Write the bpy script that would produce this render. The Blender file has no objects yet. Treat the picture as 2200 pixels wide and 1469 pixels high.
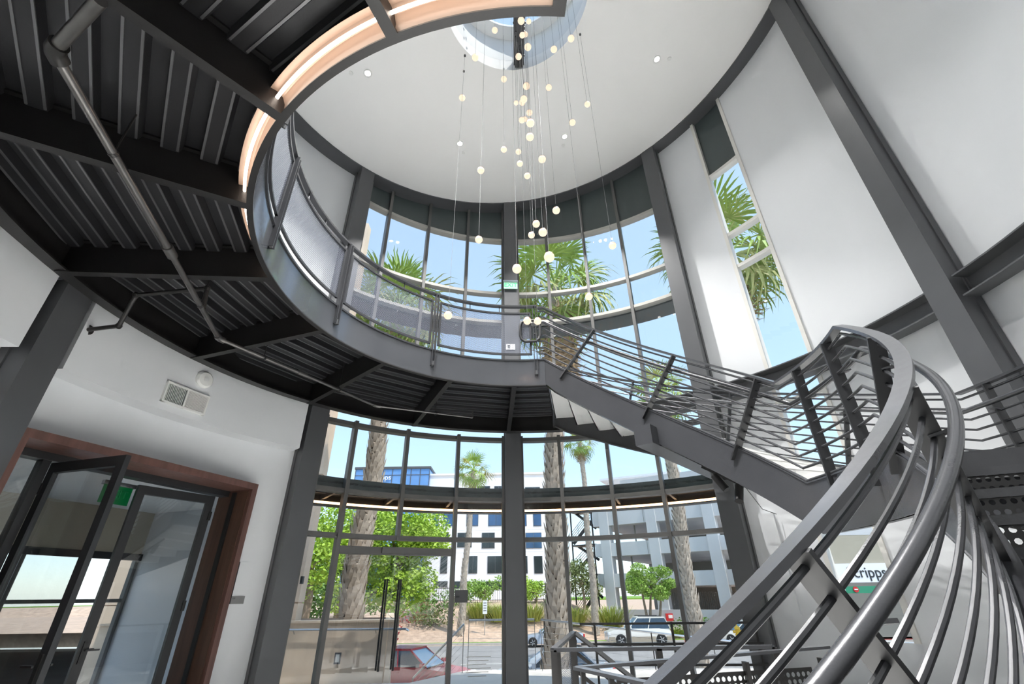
import bpy, bmesh, math, random
from math import sin, cos, tan, radians as rad, pi, sqrt, floor, atan2, degrees
from mathutils import Vector, Matrix
random.seed(7)
SC = bpy.context.scene
COL = SC.collection

# ------------------------------------------------------------------ camera
EYE = 1.5
F_PX, PITCH, ROLL = 987.3, 0.5061, 0.0143
cam_d = bpy.data.cameras.new('camera'); cam = bpy.data.objects.new('camera', cam_d); COL.objects.link(cam)
cam_d.sensor_width = 36.0; cam_d.lens = 36.0 * F_PX / 2200.0
cam_d.clip_start = 0.02; cam_d.clip_end = 2000
cp, sp = cos(PITCH), sin(PITCH)
_f = Vector((0, cp, sp)); _u0 = Vector((0, -sp, cp)); _r0 = Vector((1, 0, 0))
_r = _r0 * cos(ROLL) - _u0 * sin(ROLL)
_u = _r0 * sin(ROLL) + _u0 * cos(ROLL)
cam.matrix_world = Matrix(((_r.x, _u.x, -_f.x, 0), (_r.y, _u.y, -_f.y, 0), (_r.z, _u.z, -_f.z, EYE), (0, 0, 0, 1)))
SC.camera = cam

# ------------------------------------------------------------------ world, sun, exposure
SUN_EL, SUN_AZ = rad(57), rad(130)        # azimuth from +Y towards +X
world = bpy.data.worlds.new('world'); SC.world = world; world.use_nodes = True
wn = world.node_tree; wn.nodes.clear()
wo = wn.nodes.new('ShaderNodeOutputWorld'); wb = wn.nodes.new('ShaderNodeBackground'); ws = wn.nodes.new('ShaderNodeTexSky')
ws.sky_type = 'NISHITA'; ws.sun_disc = False; ws.sun_elevation = SUN_EL; ws.sun_rotation = SUN_AZ
ws.air_density = 1.0; ws.dust_density = 0.6; ws.ozone_density = 1.4
wb.inputs['Strength'].default_value = 1.0
wsc = wn.nodes.new('ShaderNodeMixRGB'); wsc.blend_type = 'MULTIPLY'; wsc.inputs[0].default_value = 1; wsc.inputs[2].default_value = (.25, .25, .25, 1)
whz = wn.nodes.new('ShaderNodeMixRGB'); whz.inputs[0].default_value = .52; whz.inputs[2].default_value = (.52, .69, .83, 1)   # thin milky haze over the blue
wn.links.new(ws.outputs[0], wsc.inputs[1]); wn.links.new(wsc.outputs[0], whz.inputs[1]); wn.links.new(whz.outputs[0], wb.inputs[0]); wn.links.new(wb.outputs[0], wo.inputs[0])
sun_d = bpy.data.lights.new('sun', 'SUN'); sun = bpy.data.objects.new('sun', sun_d); COL.objects.link(sun)
sun_d.energy = 2.5; sun_d.angle = rad(0.6); sun_d.color = (1.0, 0.95, 0.87)
sd = Vector((sin(SUN_AZ) * cos(SUN_EL), cos(SUN_AZ) * cos(SUN_EL), sin(SUN_EL)))
sun.rotation_euler = sd.to_track_quat('Z', 'Y').to_euler(); sun.location = sd * 60
SC.view_settings.view_transform = 'Standard'; SC.view_settings.look = 'None'
SC.view_settings.gamma = 1.0; SC.view_settings.use_curve_mapping = False
SC.view_settings.exposure = 0.58
DOWNLIGHT_W = 160.0
cy = SC.cycles      # light-path limits, so that the picture renders in reasonable time
cy.max_bounces = 6; cy.diffuse_bounces = 4; cy.glossy_bounces = 3; cy.transmission_bounces = 4; cy.transparent_max_bounces = 16
cy.caustics_reflective = False; cy.caustics_refractive = False; cy.sample_clamp_indirect = 8.0; cy.use_adaptive_sampling = True; cy.adaptive_threshold = 0.15; cy.adaptive_min_samples = 20

# ------------------------------------------------------------------ plan of the place (metres)
CW = (0.30, 4.16)      # axis of the glazed drum
CR = (0.171, 4.01)     # axis of the ring mezzanine and the helical stair
R_IN = 2.64            # edge of the void
R_OUT = 4.87           # outer side of the stair
def ceil_z(x, y): return 11.43 + 0.155 * x - 0.033 * y
def P(C, r, th, z=0.0):
    a = rad(th); return Vector((C[0] + r * sin(a), C[1] + r * cos(a), z))
def ray(x, y):
    a, b = x - 1100.0, 734.5 - y
    u = (a * cos(ROLL) + b * sin(ROLL)) / F_PX; v = (-a * sin(ROLL) + b * cos(ROLL)) / F_PX
    return Vector((u, cp - v * sp, sp + v * cp))
def at(x, y, Y):
    """place at distance Y in front of the camera's foot that is seen at photo pixel x, y"""
    d = ray(x, y); t = Y / d.y; return Vector((d.x * t, Y, EYE + d.z * t))
def at_z(x, y, z):
    d = ray(x, y); t = (z - EYE) / d.z; return Vector((d.x * t, d.y * t, z))
def at_ceil(x, y):
    d = ray(x, y); t = (11.43 - EYE) / (d.z - .155 * d.x + .033 * d.y); return Vector((d.x * t, d.y * t, EYE + d.z * t))

# ------------------------------------------------------------------ materials
MATS = {}
def lin(r, g, b):
    f = lambda c: (c / 255 / 12.92) if c / 255 <= 0.04045 else ((c / 255 + 0.055) / 1.055) ** 2.4
    return (f(r), f(g), f(b), 1)
def mat(name, rgb, rough=0.5, metal=0.0, var=0.0, vscale=4.0, bump=0.0, bscale=60.0, spec=0.5, emit=None, estr=0.0, stretch=None, rgb2=None):
    m = bpy.data.materials.new(name); m.use_nodes = True; nt = m.node_tree; b = nt.nodes['Principled BSDF']
    c = lin(*rgb); b.inputs['Base Color'].default_value = c; b.inputs['Roughness'].default_value = rough
    b.inputs['Metallic'].default_value = metal; b.inputs['Specular IOR Level'].default_value = spec
    if emit: b.inputs['Emission Color'].default_value = lin(*emit); b.inputs['Emission Strength'].default_value = estr
    tc = None
    if var or bump:
        tc = nt.nodes.new('ShaderNodeTexCoord')
        src = tc.outputs['Object']
        if stretch:
            mp = nt.nodes.new('ShaderNodeMapping'); mp.inputs['Scale'].default_value = stretch
            nt.links.new(src, mp.inputs[0]); src = mp.outputs[0]
    if var:
        n = nt.nodes.new('ShaderNodeTexNoise'); n.inputs['Scale'].default_value = vscale; n.inputs['Detail'].default_value = 6
        nt.links.new(src, n.inputs['Vector'])
        r = nt.nodes.new('ShaderNodeValToRGB')
        c2 = lin(*rgb2) if rgb2 else tuple(min(1, k * (1 + var)) for k in c[:3]) + (1,)
        c1 = tuple(k * (1 - var) for k in c[:3]) + (1,) if not rgb2 else c
        r.color_ramp.elements[0].color = c1; r.color_ramp.elements[1].color = c2
        r.color_ramp.elements[0].position = .3; r.color_ramp.elements[1].position = .7
        nt.links.new(n.outputs[0], r.inputs[0]); nt.links.new(r.outputs[0], b.inputs['Base Color'])
    if bump:
        n = nt.nodes.new('ShaderNodeTexNoise'); n.inputs['Scale'].default_value = bscale; n.inputs['Detail'].default_value = 3
        nt.links.new(src, n.inputs['Vector'])
        bp = nt.nodes.new('ShaderNodeBump'); bp.inputs['Strength'].default_value = bump; bp.inputs['Distance'].default_value = 0.01
        nt.links.new(n.outputs[0], bp.inputs['Height']); nt.links.new(bp.outputs[0], b.inputs['Normal'])
    MATS[name] = m; return m
mat('steel', (84, 85, 87), .38, .0, .05, 2, .05, 40)
mat('steel_post', (34, 35, 37), .45, .0, .05, 2)
mat('steel_edge', (74, 75, 77), .35, .0, .05, 2)
mat('steel_stair', (56, 57, 60), .24, .0, .06, 3, .08, 90)
mat('steel_rail', (68, 69, 72), .27, .35, .06, 3, .04, 120)
mat('steel_black', (28, 27, 27), .42, .0, .12, 3, .08, 60)
mat('deck_seam', (122, 122, 124), .3, .7)
mat('deck_metal', (48, 48, 50), .30, .35, .10, 2.0, .06, 80)
mat('mullion', (96, 95, 93), .42, .1, .04, 3)
mat('mullion_light', (176, 174, 167), .45, 0, .04, 3)
mat('mullion_white', (222, 220, 214), .5, 0, .02, 3)
mat('spandrel', (70, 79, 79), .32, .0, .12, .7)
mat('wall_white', (224, 226, 228), .75, 0, .012, .8, .03, 200)
mat('ceiling_white', (248, 247, 244), .8, 0, .01, .8, .03, 200)
mat('well_white', (236, 236, 234), .8)
mat('plate_grey', (228, 228, 226), .5, 0, .03, 2)
mat('floor_concrete', (208, 208, 206), .35, 0, .08, 1.2, .02, 30)
mat('wood', (100, 70, 62), .45, 0, .25, 3.0, .06, 30, stretch=(6, 6, .5))
mat('wood_dark', (84, 60, 48), .45, 0, .25, 3.0, .06, 30, stretch=(6, 6, .5))
mat('black_frame', (38, 39, 41), .4, 0, .06, 3)
mat('chrome', (196, 198, 200), .18, .9)
mat('pipe', (112, 110, 108), .3, .75, .15, 6)
mat('pipe_black', (46, 45, 44), .4, .3, .15, 6)
mat('beige_wall', (176, 168, 150), .8, 0, .03, 1)
mat('stone', (228, 204, 180), .8, 0, .06, 1.2, .05, 20)
mat('planter_concrete', (232, 208, 182), .8, 0, .10, 1.4, .06, 18)
mat('paving', (214, 206, 196), .8, 0, .06, 2, .05, 30)
mat('asphalt', (150, 146, 142), .9, 0, .10, .6, .15, 60)
mat('kerb', (190, 184, 176), .85, 0, .08, 2)
mat('kerb_red', (170, 70, 62), .8, 0, .1, 2)
mat('road_paint', (230, 228, 220), .8)
mat('mulch', (200, 172, 148), .95, 0, .22, 2.5, .4, 14)
mat('lawn', (120, 156, 52), .95, 0, .25, 3, .4, 30)
mat('soil', (82, 66, 54), .95, 0, .25, 3, .4, 20)
mat('white_clad', (238, 238, 238), .7, 0, .01, .3)
mat('garage_concrete', (208, 208, 208), .85, 0, .08, .35, .05, 6)
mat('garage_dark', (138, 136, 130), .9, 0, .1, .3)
mat('roof_dark', (90, 92, 94), .7)
mat('blue_glass', (104, 152, 208), .12, .1, .08, .12)
mat('window_glass', (60, 92, 128), .08, .4, .35, .25)
mat('window_glass_dark', (44, 54, 58), .1, .3, .4, .4)
mat('trunk', (84, 75, 66), .9, 0, .25, 5, .4, 30)
mat('trunk_boot', (190, 176, 160), .9, 0, .22, 4, .3, 30)
mat('trunk_grey', (176, 168, 158), .9, 0, .25, 5, .4, 30)
mat('bark', (146, 128, 110), .9, 0, .25, 5, .4, 30)
mat('frond', (122, 160, 50), .5, 0, .30, 1.4, rgb2=(178, 196, 96))
mat('frond_pale', (170, 176, 92), .5, 0, .30, 1.4, rgb2=(206, 200, 130))
mat('frond_dead', (186, 156, 118), .8, 0, .25, 2)
mat('leaf', (140, 178, 44), .55, 0, .4, .9, rgb2=(190, 216, 84))
mat('leaf_dark', (86, 122, 44), .55, 0, .4, .9, rgb2=(110, 146, 52))
mat('leaf_pepper', (118, 156, 52), .6, 0, .4, .9, rgb2=(164, 192, 88))
mat('leaf_grass', (150, 164, 66), .7, 0, .4, 1.2, rgb2=(182, 190, 100))
mat('leaf_tan', (206, 170, 118), .8, 0, .2, 1.2)
mat('leaf_olive', (96, 112, 58), .7, 0, .4, 1.2, rgb2=(140, 150, 92))
mat('petal', (214, 84, 84), .7)
mat('car_red', (168, 18, 44), .15, .2)
mat('car_silver', (196, 206, 220), .2, .3)
mat('car_white', (236, 232, 224), .2, .1)
mat('car_tan', (170, 158, 140), .35, .1)
mat('car_glass', (60, 76, 88), .05, .3)
mat('windscreen', (120, 158, 180), .05, .2)
mat('tyre', (30, 30, 30), .8)
mat('hydrant', (236, 186, 50), .5)
mat('sign_white', (240, 240, 240), .6)
mat('sign_green', (46, 140, 104), .5)
mat('sign_red', (206, 44, 44), .5)
mat('print_dark', (44, 46, 50), .6)
mat('print_grey', (130, 130, 130), .6)
mat('exit_panel', (176, 204, 192), .25, 0, emit=(150, 220, 190), estr=.15)
mat('exit_letters', (60, 190, 120), .4, emit=(60, 200, 120), estr=.5)
mat('exit_letters_dim', (24, 110, 66), .4)
mat('exit_dark', (8, 60, 34), .3, emit=(0, 130, 60), estr=.12)
mat('detector', (234, 234, 230), .5)
mat('globe', (120, 112, 104), .3, emit=(255, 224, 194), estr=.74)
mat('copper_cap', (150, 96, 66), .35, .5)
mat('copper_reflector', (158, 138, 124), .38, .2)
mat('led_warm', (255, 214, 170), .4, emit=(255, 206, 156), estr=3.2)
mat('led_copper', (255, 190, 150), .4, emit=(255, 238, 222), estr=7.0)
mat('lamp_white', (255, 255, 250), .4, emit=(255, 252, 244), estr=14)
mat('cable', (96, 96, 96), .6)
mat('perf_solid', (150, 152, 156), .4, .2)

m_ = mat('fascia_gloss', (66, 68, 72), .2, .0, .05, 2, .03, 60)
m_.node_tree.nodes['Principled BSDF'].inputs['Coat Weight'].default_value = 1.0
m_.node_tree.nodes['Principled BSDF'].inputs['Coat Roughness'].default_value = .12

def glass_mat(name, tint, refl=.05, extra=.25, rough=.0):
    m = bpy.data.materials.new(name); m.use_nodes = True; nt = m.node_tree; nt.nodes.clear()
    o = nt.nodes.new('ShaderNodeOutputMaterial'); mx = nt.nodes.new('ShaderNodeMixShader')
    t = nt.nodes.new('ShaderNodeBsdfTransparent'); g = nt.nodes.new('ShaderNodeBsdfGlossy')
    t.inputs[0].default_value = tint; g.inputs['Roughness'].default_value = rough
    lw = nt.nodes.new('ShaderNodeLayerWeight'); lw.inputs['Blend'].default_value = .35
    mr = nt.nodes.new('ShaderNodeMapRange'); mr.inputs['To Min'].default_value = refl; mr.inputs['To Max'].default_value = extra
    nt.links.new(lw.outputs['Facing'], mr.inputs['Value']); nt.links.new(mr.outputs[0], mx.inputs[0])
    nt.links.new(t.outputs[0], mx.inputs[1]); nt.links.new(g.outputs[0], mx.inputs[2]); nt.links.new(mx.outputs[0], o.inputs[0])
    MATS[name] = m
glass_mat('glass', (.97, .985, .99, 1), .015, .14)
glass_mat('glass_door', (.94, .95, .95, 1), .07, .42)
glass_mat('glass_exit', (.75, .95, .85, 1), .06, .3)

def perf_mat(name, rgb, pitch, rr):
    m = bpy.data.materials.new(name); m.use_nodes = True; nt = m.node_tree; N = nt.nodes.new; L = nt.links.new
    b = nt.nodes['Principled BSDF']; b.inputs['Base Color'].default_value = lin(*rgb); b.inputs['Roughness'].default_value = .4; b.inputs['Metallic'].default_value = .2
    out = nt.nodes['Material Output']
    uv = N('ShaderNodeUVMap'); sx = N('ShaderNodeSeparateXYZ'); L(uv.outputs[0], sx.inputs[0])
    def M(op, a, bb=None):
        n = N('ShaderNodeMath'); n.operation = op
        for i, k in enumerate((a, bb)):
            if k is None: continue
            if isinstance(k, (int, float)): n.inputs[i].default_value = k
            else: L(k, n.inputs[i])
        return n.outputs[0]
    u = M('DIVIDE', sx.outputs[0], pitch); v = M('DIVIDE', sx.outputs[1], pitch * .866)
    row = M('FLOOR', v); odd = M('MULTIPLY', M('MODULO', row, 2.0), .5)
    fx = M('SUBTRACT', M('FRACT', M('ADD', u, odd)), .5); fy = M('MULTIPLY', M('SUBTRACT', M('FRACT', v), .5), .866)
    d2 = M('ADD', M('MULTIPLY', fx, fx), M('MULTIPLY', fy, fy))
    hole = M('LESS_THAN', d2, rr * rr)
    t = N('ShaderNodeBsdfTransparent'); mx = N('ShaderNodeMixShader')
    L(hole, mx.inputs[0]); L(b.outputs[0], mx.inputs[1]); L(t.outputs[0], mx.inputs[2]); L(mx.outputs[0], out.inputs[0])
    MATS[name] = m
perf_mat('perforated_sheet', (100, 105, 118), .021, .365)

# ------------------------------------------------------------------ mesh helpers
class MB:
    def __init__(s): s.v = []; s.f = []; s.uv = None
    def add(s, vs, fs):
        o = len(s.v); s.v += [Vector(p) for p in vs]; s.f += [tuple(i + o for i in f) for f in fs]; return s
    def box(s, c, d, M=None):
        x, y, z = d[0] / 2, d[1] / 2, d[2] / 2; c = Vector(c)
        vs = [Vector((a * x, b * y, e * z)) for e in (-1, 1) for b in (-1, 1) for a in (-1, 1)]
        vs = [c + (M @ p if M else p) for p in vs]
        return s.add(vs, [(0, 2, 3, 1), (4, 5, 7, 6), (0, 1, 5, 4), (2, 6, 7, 3), (0, 4, 6, 2), (1, 3, 7, 5)])
    def bb(s, x0, x1, y0, y1, z0, z1): return s.box(((x0 + x1) / 2, (y0 + y1) / 2, (z0 + z1) / 2), (x1 - x0, y1 - y0, z1 - z0))
    def beam(s, a, b, w, h, up=(0, 0, 1)):
        """rectangular bar from a to b; w across, h along up"""
        a, b = Vector(a), Vector(b); t = (b - a).normalized(); up = Vector(up)
        sd = t.cross(up)
        if sd.length < 1e-4: sd = t.cross(Vector((0, 1, 0)))
        sd.normalize(); u = sd.cross(t)
        vs = [p + sd * (i * w / 2) + u * (j * h / 2) for p in (a, b) for j in (-1, 1) for i in (-1, 1)]
        return s.add(vs, [(0, 2, 3, 1), (4, 5, 7, 6), (0, 1, 5, 4), (2, 6, 7, 3), (0, 4, 6, 2), (1, 3, 7, 5)])
    def tube(s, pts, r, n=10, cap=True):
        pts = [Vector(p) for p in pts]; o = len(s.v); m = len(pts)
        rs = r if isinstance(r, (list, tuple)) else [r] * m
        t0 = (pts[1] - pts[0]).normalized(); nrm = t0.orthogonal().normalized()
        for i, p in enumerate(pts):
            if i == 0: t = t0
            elif i == m - 1: t = (pts[-1] - pts[-2]).normalized()
            else: t = ((pts[i + 1] - p).normalized() + (p - pts[i - 1]).normalized()).normalized()
            nrm = (nrm - t * nrm.dot(t)).normalized(); bn = t.cross(nrm)
            for k in range(n):
                a = 2 * pi * k / n; s.v.append(p + (nrm * cos(a) + bn * sin(a)) * rs[i])
        for i in range(m - 1):
            for k in range(n):
                a, b = o + i * n + k, o + i * n + (k + 1) % n; s.f.append((a, b, b + n, a + n))
        if cap: s.f.append(tuple(o + k for k in reversed(range(n)))); s.f.append(tuple(o + (m - 1) * n + k for k in range(n)))
        return s
    def sweep(s, pts, sides, prof, closed=True, cap=True):
        """profile (side, up) swept along pts with a given side vector at each"""
        o = len(s.v); m = len(pts); k = len(prof)
        for i, p in enumerate(pts):
            if i == 0: t = pts[1] - pts[0]
            elif i == m - 1: t = pts[-1] - pts[-2]
            else: t = (pts[i + 1] - p).normalized() + (p - pts[i - 1]).normalized()
            t = t.normalized(); sd = sides[i]; u = sd.cross(t).normalized()
            if u.z < 0: u = -u
            for (a, b) in prof: s.v.append(p + sd * a + u * b)
        for i in range(m - 1):
            for j in range(k if closed else k - 1):
                a, b = o + i * k + j, o + i * k + (j + 1) % k; s.f.append((a, a + k, b + k, b))
        if cap and closed: s.f.append(tuple(o + j for j in range(k))); s.f.append(tuple(o + (m - 1) * k + j for j in reversed(range(k))))
        return s
    def arc(s, C, r0, r1, a0, a1, zb, zt, n=None):
        """curved solid between two radii and two bearings; zb, zt numbers or functions of (bearing, x, y)"""
        n = n or max(1, int(abs(a1 - a0) / 2.5)); o = len(s.v)
        ev = lambda z, th, p: z(th, p.x, p.y) if callable(z) else z
        for i in range(n + 1):
            th = a0 + (a1 - a0) * i / n
            for r in (r0, r1):
                p = P(C, r, th); s.v.append(Vector((p.x, p.y, ev(zb, th, p)))); s.v.append(Vector((p.x, p.y, ev(zt, th, p))))
        for i in range(n):
            q = o + 4 * i
            s.f += [(q, q + 1, q + 5, q + 4), (q + 2, q + 6, q + 7, q + 3), (q, q + 4, q + 6, q + 2), (q + 1, q + 3, q + 7, q + 5)]
        q = o + 4 * n; s.f += [(o, o + 2, o + 3, o + 1), (q, q + 1, q + 3, q + 2)]
        return s
    def lathe(s, prof, n=20, c=(0, 0, 0), M=None):
        o = len(s.v); c = Vector(c); k = len(prof)
        for i in range(n):
            a = 2 * pi * i / n
            for (r, z) in prof:
                p = Vector((r * cos(a), r * sin(a), z)); s.v.append(c + (M @ p if M else p))
        for i in range(n):
            for j in range(k - 1):
                a, b = o + i * k + j, o + ((i + 1) % n) * k + j; s.f.append((a, b, b + 1, a + 1))
        return s
    def prism(s, poly, z0, z1):
        n = len(poly); o = len(s.v)
        s.v += [Vector((x, y, z0)) for x, y in poly] + [Vector((x, y, z1)) for x, y in poly]
        s.f.append(tuple(o + i for i in reversed(range(n)))); s.f.append(tuple(o + n + i for i in range(n)))
        for i in range(n): j = (i + 1) % n; s.f.append((o + i, o + j, o + n + j, o + n + i))
        return s
    def mesh(s, name, off=None, smooth=False):
        me = bpy.data.meshes.new(name)
        vs = [tuple(p - off) for p in s.v] if off is not None else [tuple(p) for p in s.v]
        me.from_pydata(vs, [], s.f)
        if s.uv:
            ul = me.uv_layers.new(name='UVMap'); fl = s.uv
            for l in me.loops: ul.data[l.index].uv = fl[l.vertex_index]
        bm = bmesh.new(); bm.from_mesh(me); bmesh.ops.recalc_face_normals(bm, faces=bm.faces); bm.to_mesh(me); bm.free()
        if smooth:
            me.polygons.foreach_set('use_smooth', [True] * len(me.polygons))
            try: me.set_sharp_from_angle(angle=rad(35))
            except Exception: pass
        return me
    def build(s, name, m, parent=None, smooth=False):
        off = WLOC[parent.name] if parent else None
        me = s.mesh(name, off, smooth); me.materials.append(MATS[m])
        o = bpy.data.objects.new(name, me); COL.objects.link(o)
        if parent: o.parent = parent; WLOC[o.name] = off
        else: WLOC[o.name] = Vector((0, 0, 0))
        return o
WLOC = {}
def tag(o, label, cat=None, group=None, kind=None):
    o['label'] = label
    if cat: o['category'] = cat
    if group: o['group'] = group
    if kind: o['kind'] = kind
    return o
def empty(name, loc, label, cat=None, group=None, kind=None):
    o = bpy.data.objects.new(name, None); COL.objects.link(o); o.location = loc; o.empty_display_size = .2
    WLOC[o.name] = Vector(loc); return tag(o, label, cat, group, kind)
def dup(o, parent):
    c = o.copy(); COL.objects.link(c); c.parent = parent; WLOC[c.name] = Vector((0, 0, 0)); return c
def inst(name, me, parent, M):
    """part that shares mesh data, placed by a matrix in its parent's space"""
    c = bpy.data.objects.new(name, me); COL.objects.link(c); c.parent = parent; c.matrix_local = M; WLOC[c.name] = Vector((0, 0, 0)); return c
def text_part(body, size, m, parent, M, name='lettering', depth=.004, align='CENTER'):
    cu = bpy.data.curves.new(name, 'FONT'); cu.body = body; cu.size = size; cu.extrude = depth; cu.align_x = align; cu.align_y = 'CENTER'
    ob = bpy.data.objects.new(name + '_tmp', cu); COL.objects.link(ob)
    dg = bpy.context.evaluated_depsgraph_get(); me = bpy.data.meshes.new_from_object(ob.evaluated_get(dg)); me.name = name
    bpy.data.objects.remove(ob); bpy.data.curves.remove(cu)
    me.materials.clear(); me.materials.append(MATS[m])
    return inst(name, me, parent, M)
def frame_M(o, x, y, z):
    """matrix with axes x, y, z at o"""
    x, y, z = Vector(x).normalized(), Vector(y).normalized(), Vector(z).normalized()
    return Matrix(((x.x, y.x, z.x, o[0]), (x.y, y.y, z.y, o[1]), (x.z, y.z, z.z, o[2]), (0, 0, 0, 1)))
def radial(th): a = rad(th); return Vector((sin(a), cos(a), 0))
def tang(th): a = rad(th); return Vector((cos(a), -sin(a), 0))
# ================================================================== structure
zc = lambda th, x, y: ceil_z(x, y)
zct = lambda th, x, y: ceil_z(x, y) + .35
COLS = [-46.2, -3.4, 39.7, 82.6, -89.2]

# floor with the opening of the stair going down
WELL = [(0.62, 5.25), (3.0, 5.25), (3.0, 7.7), (0.95, 7.7)]
bm = bmesh.new()
outer = [bm.verts.new(P(CW, 5.72, 360 * i / 96)) for i in range(96)]
inner = [bm.verts.new((x, y, 0)) for x, y in WELL]
ed = [bm.edges.new((outer[i], outer[(i + 1) % 96])) for i in range(96)] + [bm.edges.new((inner[i], inner[(i + 1) % 4])) for i in range(4)]
bmesh.ops.triangle_fill(bm, use_beauty=True, use_dissolve=False, edges=ed)
g = bmesh.ops.extrude_face_region(bm, geom=list(bm.faces)); bmesh.ops.translate(bm, vec=(0, 0, -.25), verts=[v for v in g['geom'] if isinstance(v, bmesh.types.BMVert)])
bmesh.ops.recalc_face_normals(bm, faces=bm.faces)
me = bpy.data.meshes.new('floor'); bm.to_mesh(me); bm.free(); me.materials.append(MATS['floor_concrete'])
fl = bpy.data.objects.new('floor', me); COL.objects.link(fl); WLOC['floor'] = Vector((0, 0, 0))
tag(fl, 'pale polished concrete floor of the round lobby', kind='structure')

# ceiling: sloping disc with the round skylight well
SKC = (0.196, 4.375); SKR = 1.355
bm = bmesh.new()
o1 = [P(CW, 5.17, 360 * i / 120) for i in range(120)]; i1 = [P(SKC, SKR, 360 * i / 72) for i in range(72)]
ov = [bm.verts.new((p.x, p.y, ceil_z(p.x, p.y))) for p in o1]; iv = [bm.verts.new((p.x, p.y, ceil_z(p.x, p.y))) for p in i1]
ed = [bm.edges.new((ov[i], ov[(i + 1) % 120])) for i in range(120)] + [bm.edges.new((iv[i], iv[(i + 1) % 72])) for i in range(72)]
bmesh.ops.triangle_fill(bm, use_beauty=True, use_dissolve=False, edges=ed)
g = bmesh.ops.extrude_face_region(bm, geom=list(bm.faces)); bmesh.ops.translate(bm, vec=(0, 0, .35), verts=[v for v in g['geom'] if isinstance(v, bmesh.types.BMVert)])
bmesh.ops.recalc_face_normals(bm, faces=bm.faces)
me = bpy.data.meshes.new('ceiling'); bm.to_mesh(me); bm.free(); me.materials.append(MATS['ceiling_white'])
ce = bpy.data.objects.new('ceiling', me); COL.objects.link(ce); WLOC['ceiling'] = Vector((0, 0, 0))
tag(ce, 'sloping white round ceiling with a circular skylight well', kind='structure')
MB().arc(CW, 5.17, 5.75, -180, 180, lambda t, x, y: ceil_z(x, y) - .03, zct, 120).build('ring_beam', 'steel', ce)
MB().arc(SKC, SKR, SKR + .12, -180, 180, lambda t, x, y: ceil_z(x, y) + .34, lambda t, x, y: ceil_z(x, y) + 1.15, 72).build('well_wall', 'well_white', ce, True)
MB().arc(SKC, SKR - .28, SKR + .12, -180, 180, lambda t, x, y: ceil_z(x, y) + 1.13, lambda t, x, y: ceil_z(x, y) + 1.2, 72).build('well_ledge', 'well_white', ce, True)
m = MB(); m.arc(SKC, 0.0, SKR - .26, -180, 180, lambda t, x, y: ceil_z(x, y) + 1.21, lambda t, x, y: ceil_z(x, y) + 1.225, 48); m.build('skylight_pane', 'glass', ce)
# steel bar across the well, carrying the pendants
bar = empty('skylight_beam', (.22, 4.3, 11.3), 'dark ribbed steel beam crossing the round skylight, pendants hanging below it', 'beam')
zb = ceil_z(.22, 4.4)
MB().bb(.12, .34, 2.75, 5.72, zb + .10, zb + .26).build('channel', 'steel_edge', bar)
for k in range(5): MB().bb(.135 + .042 * k, .155 + .042 * k, 2.78, 5.70, zb + .075, zb + .10).build('rib', 'steel', bar)
MB().bb(.15, .31, 5.45, 5.70, zb - .02, zb + .075).build('end_bracket', 'steel_black', bar)

# walls
def wall(name, label, a0, a1, zb, zt, r0=5.5, r1=5.72, m='wall_white'):
    o = MB().arc(CW, r0, r1, a0, a1, zb, zt, max(2, int(abs(a1 - a0) / 2))).build(name, m); return tag(o, label, kind='structure')
wall('wall_right', 'narrow white wall between dark column and slot window', 40, 51.6, 0, zct)
w = wall('wall_front_right', 'tall curved white wall right of the slot window', 60.2, 84, 0, zct)
wall('wall_side_right', 'curved white wall at the far right behind the stair', 84, 150, 0, zct)
wall('wall_back', 'curved white wall behind the viewpoint', 150, 265, 0, zct)
wall('wall_left', 'upper curved white wall on the left above the mezzanine', -95, -45.5, 4.62, zct)
wl = wall('wall_lower_left', 'lower curved white wall with the wooden portal', -54.6, -46.5, 0, 4.62, 5.47)
MB().arc(CW, 5.47, 5.72, -95, -86.2, 0, 4.62).build('wall_pier', 'wall_white', wl)
MB().arc(CW, 5.47, 5.72, -86.2, -54.6, 3.0, 4.62).build('wall_above_portal', 'wall_white', wl)
MB().arc(CW, 5.2, 5.48, -86.5, -48.6, 3.73, 4.62, 24).build('bulkhead', 'wall_white', wl)
MB().arc(CW, 5.2, 5.5, -140, -92.0, 3.73, 4.62, 24).build('bulkhead', 'wall_white', wl)
w5 = wall('wall_below_slot', 'white wall below and between the slot windows', 51.6, 60.2, 0, .92)
tag(w5, 'low white wall under the slot window')

# columns
names = {-46.2: 'dark grey steel column between the wooden portal and the glass entrance', -3.4: 'dark grey steel column in the middle of the glass front, carrying the exit sign',
         39.7: 'dark grey steel column right of the glass front, behind the stair', 82.6: 'dark grey steel column on the white wall at the right, nearest the top edge',
         -89.2: 'dark grey steel column at the left edge beside the wooden portal'}
for th in COLS:
    b = P(CW, 5.33, th); c = empty('steel_column', b, names[th], 'column')
    rd, tg = radial(th), tang(th); H = ceil_z(b.x, b.y)
    if th == -89.2: H = 4.62
    M = frame_M((0, 0, 0), tg, rd, (0, 0, 1)).to_3x3()
    MB().box((b.x, b.y, H / 2), (.33, .34, H), M).build('shaft', 'steel', c)
    for sgn in (-1, 1):
        q = b + tg * (sgn * .158) + rd * .09
        MB().box((q.x, q.y, H / 2), (.05, .10, H), M).build('flange', 'steel_edge', c)
    MB().box((b.x, b.y, .015), (.46, .46, .03), M).build('base_plate', 'steel_edge', c)

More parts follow.
